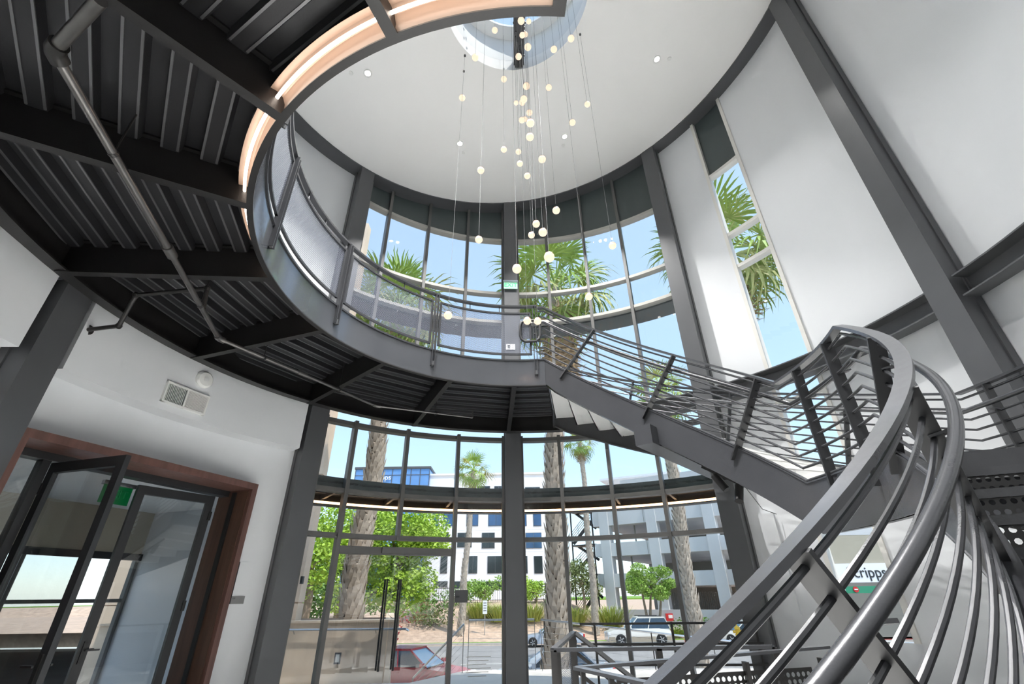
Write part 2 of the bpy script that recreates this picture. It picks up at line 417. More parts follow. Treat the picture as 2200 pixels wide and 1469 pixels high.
# glazing
def window(name, label, edges, trans, zb, zt, R=5.5, top_sp=None, mullion='mullion', skip=(), tm=None, mul_cut={}):
    e = empty(name, P(CW, R, (edges[0] + edges[-1]) / 2, 0 if callable(zb) else zb), label, kind='structure')
    for i, th in enumerate(edges):
        w = degrees(.035 / R); z0 = mul_cut.get(i, zb)
        MB().arc(CW, R - .10, R + .06, th - w, th + w, z0, zt, 1).build('mullion', mullion, e)
    levels = [zb] + list(trans) + [zt]
    for k, z in enumerate(trans):
        for i in range(len(edges) - 1):
            MB().arc(CW, R - .07, R + .09, edges[i] + .36, edges[i + 1] - .36, z - .005, z + .07, 4).build('transom', tm or mullion, e)
    for i in range(len(edges) - 1):
        for k in range(len(levels) - 1):
            if (i, k) in skip: continue
            z0 = levels[k] + (.065 if k else 0); z1 = levels[k + 1]
            sp_ = top_sp and k == len(levels) - 2
            MB().arc(CW, R - .0, R + (.05 if sp_ else .02), edges[i] + .34, edges[i + 1] - .34, z0, z1, 4).build('spandrel_panel' if sp_ else 'pane', 'spandrel' if sp_ else 'glass', e)
    return e
LB = [-43.6, -37.5, -26.5, -15.4, -5.4]; RB = [-1.4, 7.0, 17.4, 27.5, 37.6]
zcs = lambda th, x, y: ceil_z(x, y) - .02
window('window_1', 'upper curved window left of the middle column', LB, [4.95, 7.34, 8.18, 9.93], 4.85, zcs, top_sp=True, tm='mullion_light')
window('window_2', 'upper curved window right of the middle column', RB, [4.95, 7.34, 8.18, 9.93], 4.85, zcs, top_sp=True, tm='mullion_light')
window('window_3', 'lower curved window left of the middle column with the glass doors', LB, [2.43, 3.17, 4.40], 0.03, 4.50, skip=((1, 0), (2, 0)), mul_cut={2: 2.43})
window('window_4', 'lower curved window right of the middle column', RB, [2.43, 3.17, 4.40], 0.03, 4.50)
window('window_5', 'tall narrow slot window in the right white wall', [51.9, 59.9], [2.45, 4.35, 4.95, 7.34, 8.18, 9.95], .92, zcs, R=5.56, top_sp=True, mullion='mullion_white')
# wall beams at mezzanine height
def channel_ring(name, label, C, R, a0, a1, z0, z1, depth, m, toe_in=True, par=None):
    mb = MB(); s_ = -1 if toe_in else 1
    if par is None: e = tag(mb.arc(C, R, R + .02, a0, a1, z0, z1).build(name, m), label, 'beam')
    else: e = mb.arc(C, R, R + .02, a0, a1, z0, z1).build(name, m, par)
    ra, rb = (R - depth, R) if toe_in else (R + .02, R + depth)
    MB().arc(C, ra, rb, a0, a1, z1 - .02, z1).build('flange', m, e); MB().arc(C, ra, rb, a0, a1, z0, z0 + .02).build('flange', m, e)
    return e
for a0, a1, lb in [(-43.7, -5.6, 'curved steel channel over the lower window left of the middle column'), (-1.2, 37.6, 'curved steel channel over the lower window right of the middle column'),
                   (41.8, 80.6, 'curved steel channel on the white wall across the slot window'), (84.7, 150, 'curved steel channel on the white wall at the right edge'),
                   (-87.1, -48.4, 'curved steel channel at the head of the wall with the air vent'), (-150, -91.3, 'curved steel channel on the wall at the left edge')]:
    channel_ring('wall_beam', lb, CW, 5.40, a0, a1, 4.62, 4.93, .20, 'steel')

# ------------------------------------------------------------------ glass entrance doors
d1 = empty('door_1', P(CW, 5.5, -26.5, 0), 'frameless glass double entrance door with long black pull handles', kind='structure')
MB().arc(CW, 5.40, 5.56, -37.1, -15.8, 2.18, 2.30, 8).build('door_header', 'mullion', d1)
MB().arc(CW, 5.33, 5.44, -29.5, -22.8, 2.20, 2.30, 4).build('door_operator', 'mullion', d1)
for a0, a1, hs in ((-37.1, -26.6, -27.7), (-26.4, -15.8, -25.2)):
    lf = MB().arc(CW, 5.49, 5.505, a0, a1, .06, 2.18, 4).build('door_leaf', 'glass_door', d1)
    MB().arc(CW, 5.475, 5.52, a0, a1, .01, .08, 4).build('bottom_rail', 'mullion', lf)
    for rr in (5.42, 5.58):
        a, b = P(CW, rr, hs, .48), P(CW, rr, hs, 1.79); MB().tube([a, b], .016, 10).build('pull_handle', 'steel_black', lf, True)
        for z in (.62, 1.62): MB().tube([P(CW, rr, hs, z), P(CW, 5.5, hs, z)], .008, 8).build('handle_standoff', 'chrome', lf)
pl = empty('door_plaque', P(CW, 5.47, -13.5, 1.5), 'dark square plate on the glass beside the entrance door', 'plaque')
MB().arc(CW, 5.47, 5.485, -14.8, -12.3, 1.42, 1.62, 2).build('plate', 'steel_edge', pl)
MB().arc(CW, 5.465, 5.471, -14.6, -13.9, 1.50, 1.53, 1).build('print', 'print_dark', pl)
ns = empty('glass_lettering', P(CW, 5.48, -10, .3), 'small lines of grey print on the glass beside the entrance door', 'lettering')
for k in range(6): MB().arc(CW, 5.482, 5.486, -12.2 + .3 * (k % 2), -7.8 - .4 * (k % 3), .60 - .055 * k, .610 - .055 * k, 3).build('print_line', 'mullion_light', ns)

# ------------------------------------------------------------------ wooden portal and the side room
E1, E2 = P(CW, 5.3, -54.0), P(CW, 5.3, -86.8)
ES = (E2 - E1).normalized(); EN = Vector((ES.y, -ES.x, 0)); EN = EN if EN.dot(radial(-70)) > 0 else -EN
LP = (E2 - E1).length
MP = frame_M((0, 0, 0), ES, EN, (0, 0, 1)).to_3x3()
def lp(s, d, z): q = E1 + ES * s + EN * d; return Vector((q.x, q.y, z))
def pbox(mb, s0, s1, d0, d1, z0, z1): return mb.box(lp((s0 + s1) / 2, (d0 + d1) / 2, (z0 + z1) / 2), (s1 - s0, d1 - d0, z1 - z0), MP)
por = empty('door_2', lp(LP / 2, 0, 0), 'wide portal with a red-brown wooden surround', kind='structure')
pbox(MB(), 0, .09, -.04, .62, 0, 3.07).build('wood_jamb', 'wood', por)
pbox(MB(), LP - .09, LP, -.04, .62, 0, 3.07).build('wood_jamb', 'wood', por)
pbox(MB(), .09, LP - .09, -.04, .62, 2.98, 3.07).build('wood_head', 'wood', por)
pbox(MB(), .088, .10, .02, .60, 0, 2.96).build('jamb_lining', 'wood_dark', por)
pbox(MB(), .10, .125, .24, .31, 0, 2.95).build('door_seal', 'steel_black', por)
pbox(MB(), .09, LP - .09, .40, .56, 2.90, 2.98).build('door_track', 'black_frame', por)
pbox(MB(), 2.42, 2.50, .42, .54, 0, 2.9).build('door_post', 'black_frame', por)
sl = pbox(MB(), 2.50, LP - .09, .47, .485, 0, 2.9).build('sidelight_pane', 'glass_door', por)
def leaf(name, label, A, B, z0, z1, handle=None):
    A, B = Vector(A), Vector(B); W = (B - A).length; ex = (B - A) / W; ey = Vector((-ex.y, ex.x, 0)); M = frame_M((0, 0, 0), ex, ey, (0, 0, 1)).to_3x3()
    e = empty(name, A, label, 'door')
    q = lambda s, z: A + ex * s + Vector((0, 0, z))
    st = .10
    for s0 in (st / 2, W - st / 2): MB().box(q(s0, (z0 + z1) / 2), (st, .055, z1 - z0), M).build('stile', 'black_frame', e)
    MB().box(q(W / 2, z1 - .055), (W - 2 * st, .055, .11), M).build('rail', 'black_frame', e)
    MB().box(q(W / 2, z0 + .10), (W - 2 * st, .055, .20), M).build('rail', 'black_frame', e)
    MB().box(q(W / 2, (z0 + z1) / 2 + .045), (W - 2 * st, .012, z1 - z0 - .31), M).build('pane', 'glass_door', e)
    for zz in (.3, 1.45, 2.6): MB().box(q(.01, zz), (.04, .08, .12), M).build('hinge', 'steel_black', e)
    s0 = W - st / 2
    for sg in (-1, 1):
        MB().box(q(s0, 1.0) + ey * (sg * .035), (.035, .015, .22), M).build('lock_plate', 'steel_black', e)
        MB().beam(q(s0, 1.02) + ey * (sg * .075), q(s0 - .14, 1.02) + ey * (sg * .075), .018, .018).build('lever', 'steel_black', e)
    return e
leaf('folding_door', 'black framed glass door leaf standing open into the lobby', lp(2.38, .44, 0), lp(2.31, -.68, 0), .02, 2.88)
leaf('folding_door', 'black framed glass door leaf at the right jamb of the portal, reflecting the lobby', lp(.27, .48, 0), lp(1.27, .68, 0), .02, 2.88)
# side room
sr = tag(pbox(MB(), -1.5, 5.2, .7, 4.4, -.2, 0).build('floor_side_room', 'floor_concrete'), 'pale floor of the room beyond the portal', kind='structure')
tag(pbox(MB(), -1.6, 5.3, .75, 4.5, 3.12, 3.3).build('ceiling_side_room', 'ceiling_white'), 'white ceiling of the room beyond the portal', kind='structure')
wr = tag(pbox(MB(), -1.5, 5.2, 4.3, 4.4, 2.30, 3.12).build('wall_side_room', 'beige_wall'), 'beige wall of the room beyond the portal', kind='structure')
pbox(MB(), 2.3, 5.2, 4.3, 4.4, 0, 2.30).build('wall_panel', 'beige_wall', wr)
pbox(MB(), -1.6, -1.5, .7, 4.4, 0, 3.12).build('side_wall', 'wall_white', wr)
pbox(MB(), 5.2, 5.3, .7, 4.4, 0, 3.12).build('side_wall', 'beige_wall', wr)
pbox(MB(), -1.5, 5.2, 4.24, 4.3, 2.22, 2.34).build('black_header', 'black_frame', wr)
pbox(MB(), 2.0, 2.3, 4.0, 4.4, 0, 2.3).build('white_pier', 'wall_white', wr)
w6 = empty('window_6', lp(.5, 4.34, 0), 'black framed window in the room beyond the portal', kind='structure')
for s0 in (-1.45, -.55, .4, 1.35, 1.95): pbox(MB(), s0 - .03, s0 + .03, 4.28, 4.38, 0, 2.24).build('mullion', 'black_frame' if s0 > 1 else 'mullion', w6)
for s0, s1 in ((-1.42, -.58), (-.52, .37), (.43, 1.32), (1.38, 1.92)):
    pbox(MB(), s0, s1, 4.33, 4.34, .05, 2.22).build('pane', 'glass', w6)
    pbox(MB(), s0, s1, 4.3, 4.37, 1.5, 1.56).build('transom', 'mullion', w6)
XS = 1.42
ex = empty('exit_sign', lp(XS, .8, 2.75), 'green edge-lit exit sign beyond the open wooden portal', 'sign')
pbox(MB(), XS - .2, XS + .2, .78, .84, 2.84, 2.89).build('housing', 'chrome', ex)
pbox(MB(), XS - .18, XS + .18, .805, .815, 2.62, 2.84).build('panel', 'exit_dark', ex)
text_part('EXIT', .14, 'exit_letters_dim', ex, frame_M(Vector(lp(XS, .80, 2.74)) - ex.location, -ES, (0, 0, 1), -EN))
# room-number sign at the portal
rs = empty('room_sign', P(CW, 5.45, -52.0, 1.5), 'small grey room sign on the white wall beside the wooden portal', 'sign')
MB().arc(CW, 5.445, 5.468, -52.9, -50.9, 1.46, 1.56, 2).build('plate', 'print_grey', rs)
MB().arc(CW, 5.43, 5.468, -53.0, -52.9, 1.46, 2.0, 1).build('edge_fin', 'print_dark', rs)
MB().arc(CW, 5.455, 5.468, -52.9, -50.9, 1.56, 2.0, 2).build('white_panel', 'wall_white', rs)
text_part('151', .03, 'print_dark', rs, frame_M(P(CW, 5.442, -52.5, 1.53) - rs.location, tang(-53), (0, 0, 1), -radial(-53)), depth=.001)

# vent and detector on the bulkhead
vt = empty('air_vent', P(CW, 5.19, -69.8, 3.95), 'white louvred air vent high on the curved wall', 'vent')
MB().arc(CW, 5.18, 5.2, -72.9, -66.6, 3.84, 4.10, 3).build('backing', 'print_dark', vt)
for z in (3.825, 4.09): MB().arc(CW, 5.16, 5.2, -73.2, -66.3, z, z + .025, 3).build('frame_bar', 'detector', vt)
for a in (-73.2, -69.95, -66.5): MB().arc(CW, 5.16, 5.2, a, a + .25, 3.825, 4.115, 1).build('frame_bar', 'detector', vt)
for k in range(12): a = -72.8 + k * .235; MB().arc(CW, 5.168, 5.182, a, a + .08, 3.85, 4.09, 1).build('slat', 'detector', vt)
for k in range(16): MB().arc(CW, 5.165, 5.182, -69.7, -66.5, 3.85 + k * .0152, 3.858 + k * .0152, 1).build('slat', 'detector', vt)
sm = empty('smoke_alarm', P(CW, 5.19, -67.6, 4.25), 'round white strobe alarm above the air vent', 'alarm')
q = P(CW, 5.2, -67.9, 4.33); M = frame_M((0, 0, 0), tang(-68), (0, 0, 1), -radial(-68)).to_3x3()
MB().lathe([(0, 0), (.125, 0), (.125, .03), (.10, .055), (.04, .06), (.04, .066), (0, .066)], 28, q, M).build('body', 'detector', sm, True)
MB().lathe([(.036, .066), (.036, .074), (0, .078)], 20, q, M).build('lens', 'plate_grey', sm, True)
def on_cyl(x, y, C, R, near=False):
    d = ray(x, y); a = d.x ** 2 + d.y ** 2; b = -(d.x * C[0] + d.y * C[1]); c = C[0] ** 2 + C[1] ** 2 - R * R
    t = (-b + (-1 if near else 1) * sqrt(max(0, b * b - a * c))) / a
    return Vector((d.x * t, d.y * t, EYE + d.z * t))
# ================================================================== ring mezzanine
BEAMS = [-3.1, -24.9, -48.0, -71.0, -94.3, -117.0, -139.2, -161.4]
A_END = -183.4
mez = empty('floor_mezzanine', (CR[0], CR[1], 4.4), 'dark steel ring mezzanine seen from below', kind='structure')
MB().arc(CR, R_IN, 5.36, A_END, 7.6, 4.80, 4.84, 80).build('floor_slab', 'steel_edge', mez)
fa = MB().arc(CR, R_IN - .02, R_IN + .01, A_END, 7.6, 4.40, 4.82, 90).build('fascia', 'fascia_gloss', mez, True)
fa['label'] = 'curved grey steel fascia along the void'
MB().arc(CR, R_IN - .02, R_IN + .03, A_END, 7.6, 4.385, 4.40, 90).build('fascia_flange', 'steel_black', mez)
MB().arc(CR, R_IN - .035, R_IN + .05, A_END, 7.6, 4.82, 4.845, 90).build('fascia_cap', 'steel_stair', mez)
channel_ring('outer_ring_beam', '', CW, 4.88, A_END + 2, 8.3, 4.40, 4.80, .12, 'steel_black', True, mez)
def r_cw(th, R):
    u = radial(th); dx, dy = CR[0] - CW[0], CR[1] - CW[1]; b = u.x * dx + u.y * dy; return -b + sqrt(b * b - (dx * dx + dy * dy - R * R))
for th in BEAMS + [-182.6]:
    r1 = r_cw(th, 4.87); a, b = P(CR, R_IN + .012, th), P(CR, r1, th)
    mb = MB()
    for (w, z0, z1) in ((.014, 4.40, 4.79), (.075, 4.385, 4.402), (.09, 4.772, 4.79)):
        mb.beam(Vector((a.x, a.y, (z0 + z1) / 2)), Vector((b.x, b.y, (z0 + z1) / 2)), w, z1 - z0)
    mb.build('radial_beam', 'steel_black', mez)
edges = [7.6] + BEAMS + [-182.6]
for i in range(len(edges) - 1):
    a1, a0 = edges[i], edges[i + 1]; mid, h = (a0 + a1) / 2, rad(abs(a1 - a0) / 2)
    u, t = radial(mid), tang(mid); mb = MB(); sm_ = MB(); pitch = .272
    s0 = R_IN - .0; prof = []; s = s0
    while s < 5.32:
        for ds, z in ((0, 4.72), (.125, 4.72), (.145, 4.795), (.252, 4.795)):
            if s + ds < 5.36: prof.append((s + ds, z))
        s += pitch
    for k in range(len(prof) - 1):
        (sa, za), (sb, zb_) = prof[k], prof[k + 1]; q = []
        for (s_, z_) in ((sa, za), (sb, zb_)):
            hw = s_ * tan(h) - .01
            for sg in (-1, 1): p = Vector((CR[0], CR[1], z_)) + u * s_ + t * (sg * hw); q.append(p)
        mb.add(q, [(0, 1, 3, 2)])
        # stiffening lip at the rib foot
        if za == zb_ == 4.72:
            for sx in (sa + .010, sb - .008):
                hw = sx * tan(h) - .03
                p0 = Vector((CR[0], CR[1], 4.716)) + u * sx - t * hw; p1 = Vector((CR[0], CR[1], 4.716)) + u * sx + t * hw
                sm_.beam(p0, p1, .016, .012)
    sm_.build('deck_seams', 'deck_seam', mb.build('deck_sheet', 'deck_metal', mez))
# warm light line behind the near fascia
ll = empty('cove_light', P(CR, R_IN + .05, -120, 4.6), 'warm glowing light strip behind the ring fascia', 'light strip')
tl = [-74 - 1.5 * i for i in range(73)]
MB().sweep([P(CR, R_IN, t, 4.5) for t in tl], [radial(t) for t in tl], [(.014, -.08), (.02, .02), (.045, .075), (.09, .095), (.135, .085), (.13, .095), (.088, .105), (.04, .085), (.012, .02)]).build('reflector', 'copper_reflector', ll, True)
MB().tube([P(CR, R_IN + .078, t, 4.535) for t in tl], .0115, 8).build('diffuser', 'led_copper', ll, True)

# ================================================================== helical stair
TH0, TH1, TH2, TH3 = 8.0, 80.5, 106.0, 184.0
def zs(th):
    if th <= TH0: return 4.80
    if th <= TH1: return 4.80 - (th - TH0) * .03317
    if th <= TH2: return 2.395
    return 2.395 - (th - TH2) * .0301
def brk(a0, a1, step=2.4):
    ks = sorted({a0, a1} | {k for k in (TH0, TH1, TH2) if a0 < k < a1}); out = []
    for i in range(len(ks) - 1):
        n = max(1, int((ks[i + 1] - ks[i]) / step)); out += [ks[i] + (ks[i + 1] - ks[i]) * j / n for j in range(n)]
    return out + [ks[-1]]
stair = empty('helical_staircase', P(CR, 3.7, 176, 0), 'dark steel helical staircase winding down from the ring mezzanine', 'staircase')
def strip(C, r0, r1, ths, zb, zt):
    mb = MB(); o = 0
    for th in ths:
        for r in (r0, r1):
            p = P(C, r, th); mb.v.append(Vector((p.x, p.y, zb(th)))); mb.v.append(Vector((p.x, p.y, zt(th))))
    n = len(ths) - 1
    for i in range(n):
        q = 4 * i; mb.f += [(q, q + 1, q + 5, q + 4), (q + 2, q + 6, q + 7, q + 3), (q, q + 4, q + 6, q + 2), (q + 1, q + 3, q + 7, q + 5)]
    q = 4 * n; mb.f += [(0, 2, 3, 1), (q, q + 1, q + 3, q + 2)]
    return mb
dep = .44
sh = .0
TH = brk(7.4, TH3 - 3)
lo = lambda th: max(.0, zs(th - (1.5 if th > TH2 else 0)) - (dep if th > TH0 + 1 else .41))
strip(CR, R_IN - .015, R_IN + .012, TH, lo, lambda th: zs(th)).build('inner_stringer', 'steel_stair', stair, True)
strip(CR, R_IN - .02, R_IN + .07, TH, lo, lambda th: lo(th) + .015).build('stringer_flange', 'steel_stair', stair)
strip(CR, R_IN - .025, R_IN + .06, TH, lambda th: zs(th), lambda th: zs(th) + .014).build('stringer_cap', 'steel_stair', stair)
strip(CR, R_OUT, R_OUT + .027, TH, lambda th: max(0, lo(th) + .05), lambda th: zs(th)).build('outer_stringer', 'steel_stair', stair, True)
strip(CR, R_OUT - .08, R_OUT + .03, TH, lambda th: max(0, lo(th) + .045), lambda th: max(.01, lo(th) + .06)).build('stringer_flange', 'steel_black', stair)
N1, N2 = 15, 14
z_land = 2.33
for k in range(N1):       # flight 1: pressed light plates
    a0 = TH0 + (TH1 - TH0) * k / N1; a1 = TH0 + (TH1 - TH0) * (k + 1) / N1
    z0 = 4.80 - (4.80 - z_land) * k / N1; z1 = 4.80 - (4.80 - z_land) * (k + 1) / N1
    MB().arc(CR, R_IN + .013, R_OUT - .002, a0 + .001, a0 + .22, z1 - .012, z0, 1).build('riser', 'plate_grey', stair)
    if k < N1 - 1: MB().arc(CR, R_IN + .013, R_OUT - .002, a0, a1 + .22, z1 - .012, z1, 2).build('tread', 'plate_grey', stair)
MB().arc(CR, R_IN + .013, R_OUT - .002, TH1 - .3, TH2 + .3, z_land - .03, z_land, 14).build('landing_plate', 'steel_stair', stair)
for th in (86, 97, 108): MB().beam(P(CR, R_IN + .02, th, z_land - .11), P(CR, R_OUT - .01, th, z_land - .11), .09, .15).build('landing_joist', 'steel_stair', stair)
# perforated riser plate: built once, shared
def perf_plate(L, H, pitch, r, margin=.02):
    mb = MB(); nx = int((L - 2 * margin) / pitch); ny = max(1, int((H - 2 * margin) / (pitch * .9))); cw, ch = (L - 2 * margin) / nx, (H - 2 * margin) / ny; K = 8
    for j in range(ny):
        for i in range(nx):
            cx, cy = margin + (i + .5) * cw, margin + (j + .5) * ch; vs = []
            for k in range(K):
                a = 2 * pi * (k + .5) / K; ca, sa = cos(a), sin(a); q = max(abs(ca) / (cw / 2), abs(sa) / (ch / 2))
                vs.append((cx + ca / q, 0, cy + sa / q))
            cen = [(cx + r * cos(2 * pi * (k + .5) / K), 0, cy + r * sin(2 * pi * (k + .5) / K)) for k in range(K)]
            mb.add(vs + cen, [(k, (k + 1) % K, K + (k + 1) % K, K + k) for k in range(K)])
            # corner fillers of the cell
            co = [(cx + cw / 2, 0, cy + ch / 2), (cx - cw / 2, 0, cy + ch / 2), (cx - cw / 2, 0, cy - ch / 2), (cx + cw / 2, 0, cy - ch / 2)]
            for q, (a, b) in enumerate(((0, 1), (2, 3), (4, 5), (6, 7))): mb.add([vs[a], co[q], vs[b]], [(0, 1, 2)])
    for (x0, x1, z0, z1) in ((0, L, 0, margin), (0, L, H - margin, H), (0, margin, margin, H - margin), (L - margin, L, margin, H - margin)):
        mb.add([(x0, 0, z0), (x1, 0, z0), (x1, 0, z1), (x0, 0, z1)], [(0, 1, 2, 3)])
    return mb
rz = z_land / N2
pm = perf_plate(R_OUT - R_IN - .02, rz - .03, .046, .0155, .014).mesh('riser'); pm.materials.append(MATS['steel_black'])
for k in range(N2):
    a0 = TH2 + (TH3 - TH2) * k / N2; a1 = TH2 + (TH3 - TH2) * (k + 1) / N2; z0 = z_land - rz * k; z1 = z0 - rz
    b = P(CR, R_IN + .014, a0, z1 + .005); inst('riser', pm, stair, frame_M(b - stair.location, radial(a0), -tang(a0), (0, 0, 1)))
    MB().arc(CR, R_IN + .013, R_OUT - .002, a0 - .1, a0 + .55, z0 - .045, z0 + .004, 1).build('nosing', 'steel_stair', stair)
    if k < N2 - 1: MB().arc(CR, R_IN + .013, R_OUT - .002, a0, a1, z1 - .012, z1, 2).build('tread', 'steel_black', stair)
# support beam from the column to the stair
sb = empty('stair_support_beam', P(CR, 2.6, 39.4, 3.2), 'square steel beam carrying the stair, its stub end below the stringer', 'beam')
MB().beam(P(CR, R_IN - .22, 39.2, zs(39.4) - .42), P(CW, 5.16, 39.9, zs(39.4) - .42), .24, .25).build('tube', 'steel_stair', sb)

# ------------------------------------------------------------------ stair railings
def railing(name, label, r, a0, a1, posts, hr_side, mat_='steel_rail', rods=9, handrail=True):
    e = empty(name, P(CR, r, (a0 + a1) / 2, zs((a0 + a1) / 2)), label, 'railing')
    ths = brk(a0, a1, 2.0); rt = lambda th: zs(th) + 1.045
    MB().sweep([P(CR, r, t, rt(t) - .018) for t in ths], [radial(t) for t in ths], [(-.036, -.013), (.036, -.013), (.036, .013), (-.036, .013)]).build('top_rail', mat_, e)
    for k in range(rods):
        off = .085 + .1165 * k
        MB().tube([P(CR, r, t, rt(t) - off) for t in ths], .0125, 8).build('rod', mat_, e, True)
    if handrail:
        rh = r + hr_side * .10
        MB().tube([P(CR, rh, t, rt(t) - .245) for t in ths], .026, 12).build('handrail', mat_, e, True)
    for th in posts:
        flight = TH0 + 3 < th <= TH1 or th > TH2 + 2
        tb = th - degrees(.60 / r) * (2.64 / r if r > 3 else 1) if flight else th
        top = P(CR, r, th, rt(th) - .03); bot = P(CR, r, tb, (zs(tb) - .17 if flight else zs(tb) - .20))
        if not flight: bot = P(CR, r, tb, zs(tb) - .2)
        if th > TH2 and tb < TH2: bot.z = zs(tb) - .10
        u = radial((th + tb) / 2)
        MB().beam(bot, top, .018, .10, u).build('post', 'steel_post', e)
        if handrail:
            q = bot.lerp(top, .76); h = P(CR, r + hr_side * .10, th - (th - tb) * .24, rt(th - (th - tb) * .24) - .275)
            pb = MB().beam(q, h + Vector((0, 0, -.02)), .05, .012).build('handrail_bracket', 'steel_edge', e)
    return e
railing('stair_railing', 'steel railing on the void side of the helical stair, sweeping past the viewpoint', R_IN - .01, 5.6, 181, [25.8, 51.4, 75.5, 87.5, 99.8, 119.2, 143.5, 166], 1)
railing('stair_railing', 'steel railing on the wall side of the helical stair', R_OUT + .01, 9.5, 128, [27, 47, 66, 84, 102, 124], -1)
lp_ = empty('handrail_loop', P(CR, R_IN + .09, 4.5, 5.4), 'rounded rectangular handrail loop at the top of the stair', 'handrail')
c0 = [P(CR, R_IN - .07, a, z) for a, z in ((6.2, 5.55), (1.0, 5.55), (-.2, 5.51), (-.7, 5.44), (-.7, 5.26), (-.2, 5.19), (1.0, 5.15), (5.0, 5.15), (6.1, 5.19), (6.6, 5.26), (6.6, 5.46), (6.4, 5.54))]
MB().tube(c0, .024, 10).build('loop_tube', 'steel_post', lp_, True)
MB().tube([P(CR, R_IN - .07, 4.6, 5.3), P(CR, R_IN - .03, 4.6, 5.3)], .012, 8).build('stem', 'steel_post', lp_)

# ------------------------------------------------------------------ guard rail of the mezzanine
gr = empty('mezzanine_guardrail', P(CR, R_IN, -85, 4.82), 'curved guardrail with perforated metal panels around the mezzanine void', 'railing')
GP = [4.6, -32.0, -68.0, -101.0, -135.0, -169.0]
ths = [5.6 - 2.0 * i for i in range(94)]
MB().sweep([P(CR, R_IN - .01, t, 5.865) for t in ths], [radial(t) for t in ths], [(-.035, -.014), (.035, -.014), (.035, .014), (-.035, .014)]).build('top_rail', 'steel_rail', gr)
for th in GP:
    for da in (-.5, .5):
        MB().beam(P(CR, R_IN - .035, th + da, 4.56), P(CR, R_IN - .035, th + da, 5.85), .012, .07, radial(th)).build('post', 'steel_rail', gr)
    MB().beam(P(CR, R_IN - .04, th - .5, 4.60), P(CR, R_IN - .04, th + .5, 4.60), .03, .07).build('post_bracket', 'steel_edge', gr)
for i in range(len(GP)):
    a1 = GP[i] - 1.6; a0 = (GP[i + 1] + 1.6) if i + 1 < len(GP) else A_END + .6
    mb = MB(); n = int((a1 - a0) / 1.5) + 1; uv = []
    for k in range(n + 1):
        t = a0 + (a1 - a0) * k / n
        for z in (4.95, 5.72): mb.v.append(P(CR, R_IN - .03, t, z)); uv.append((rad(t) * R_IN + 60, z))
    mb.f = [(2 * k, 2 * k + 2, 2 * k + 3, 2 * k + 1) for k in range(n)]; mb.uv = uv
    pn = mb.build('perforated_panel', 'perforated_sheet', gr, True)
    for z in (4.92, 5.70): MB().arc(CR, R_IN - .045, R_IN - .015, a0 - .3, a1 + .3, z, z + .03).build('panel_frame', 'steel_rail', pn)
    for t in (a0, a1): MB().arc(CR, R_IN - .045, R_IN - .015, t - .35, t + .35, 4.92, 5.73, 1).build('panel_frame', 'steel_rail', pn)
    for t in (a0 + (a1 - a0) * .33, a0 + (a1 - a0) * .66): MB().tube([P(CR, R_IN - .025, t, 5.72), P(CR, R_IN - .01, t, 5.86)], .008, 6).build('rail_stem', 'steel_rail', pn)

# ------------------------------------------------------------------ railing around the stair going down
g2 = empty('stairwell_railing', (1.0, 6.4, 0), 'black metal railing around the stair going down, beside the entrance', 'railing')
def flat_rail(pts, parent, h=.05, w=.05, m='steel_edge', name='top_rail'):
    for a, b in zip(pts[:-1], pts[1:]): MB().beam(a, b, w, h).build(name, m, parent)
flat_rail([(2.35, 5.05, 1.07), (.34, 5.05, 1.07), (.74, 7.0, 1.09)], g2, .03, .06, 'steel_rail')
for x, y in ((.34, 5.05), (.40, 5.35), (.74, 7.0), (.66, 6.6), (1.3, 5.05), (2.35, 5.05)):
    MB().beam((x, y, 0), (x, y, 1.07), .05, .06, (0, 1, 0)).build('post', 'steel_black', g2)
for z in (.55, .28): flat_rail([(.34, 5.05, z), (.40, 5.35, z)], g2, .035, .035, 'steel_black', 'cross_bar')
def panel(pts, z0, z1, parent, name='perforated_panel'):
    mb = MB(); (a, b) = (Vector(pts[0]), Vector(pts[1])); L = (b - a).length
    mb.v = [Vector((a.x, a.y, z0)), Vector((b.x, b.y, z0)), Vector((b.x, b.y, z1)), Vector((a.x, a.y, z1))]; mb.f = [(0, 1, 2, 3)]; mb.uv = [(0, z0), (L, z0), (L, z1), (0, z1)]
    return mb.build(name, 'perforated_sheet', parent)
panel(((.42, 5.45), (.64, 6.5)), .1, .95, g2)
# sloping handrails down the flight
for y0, m_ in ((7.0, 'steel_edge'), (7.0, 'steel_black')):
    for k, dz in enumerate((0, -.2, -.4) if m_ == 'steel_black' else (.02,)):
        MB().beam((.76, y0 + (.04 if m_ == 'steel_black' else -.05), 1.07 + dz), (2.6, y0 + .0, -.25 + dz), .035, .04).build('sloping_rail', m_, g2)
g3 = empty('balcony_railing', (2.3, 8.35, 0), 'black four-bar railing along the foot of the right-hand window', 'railing')
for z in (1.12, .86, .60, .34): MB().beam((.98, 8.3, z), (3.62, 8.05, z), .03, .03).build('rail', 'steel_black', g3)
for x in (1.2, 2.35, 3.55): y = 8.3 - (x - .98) * .095; MB().beam((x, y, 0), (x, y, 1.14), .03, .03, (0, 1, 0)).build('post', 'steel_black', g3)
g4 = empty('stair_newel_railing', (.7, 3.7, 0), 'black railing corner with a wide top plate, close by at the bottom of the picture', 'railing')
flat_rail([(1.05, 3.0, 1.02), (.43, 4.0, 1.05), (2.6, 4.62, 1.10)], g4, .02, .07, 'steel_rail')
for x, y in ((.47, 4.0), (.62, 3.72), (1.8, 4.4), (2.5, 4.58)): MB().beam((x, y, 0), (x, y, 1.03), .03, .07, (0, 1, 0)).build('post', 'steel_black', g4)
gm = perf_plate(1.75, .5, .05, .017, .02).mesh('perforated_plate'); gm.materials.append(MATS['steel_black'])
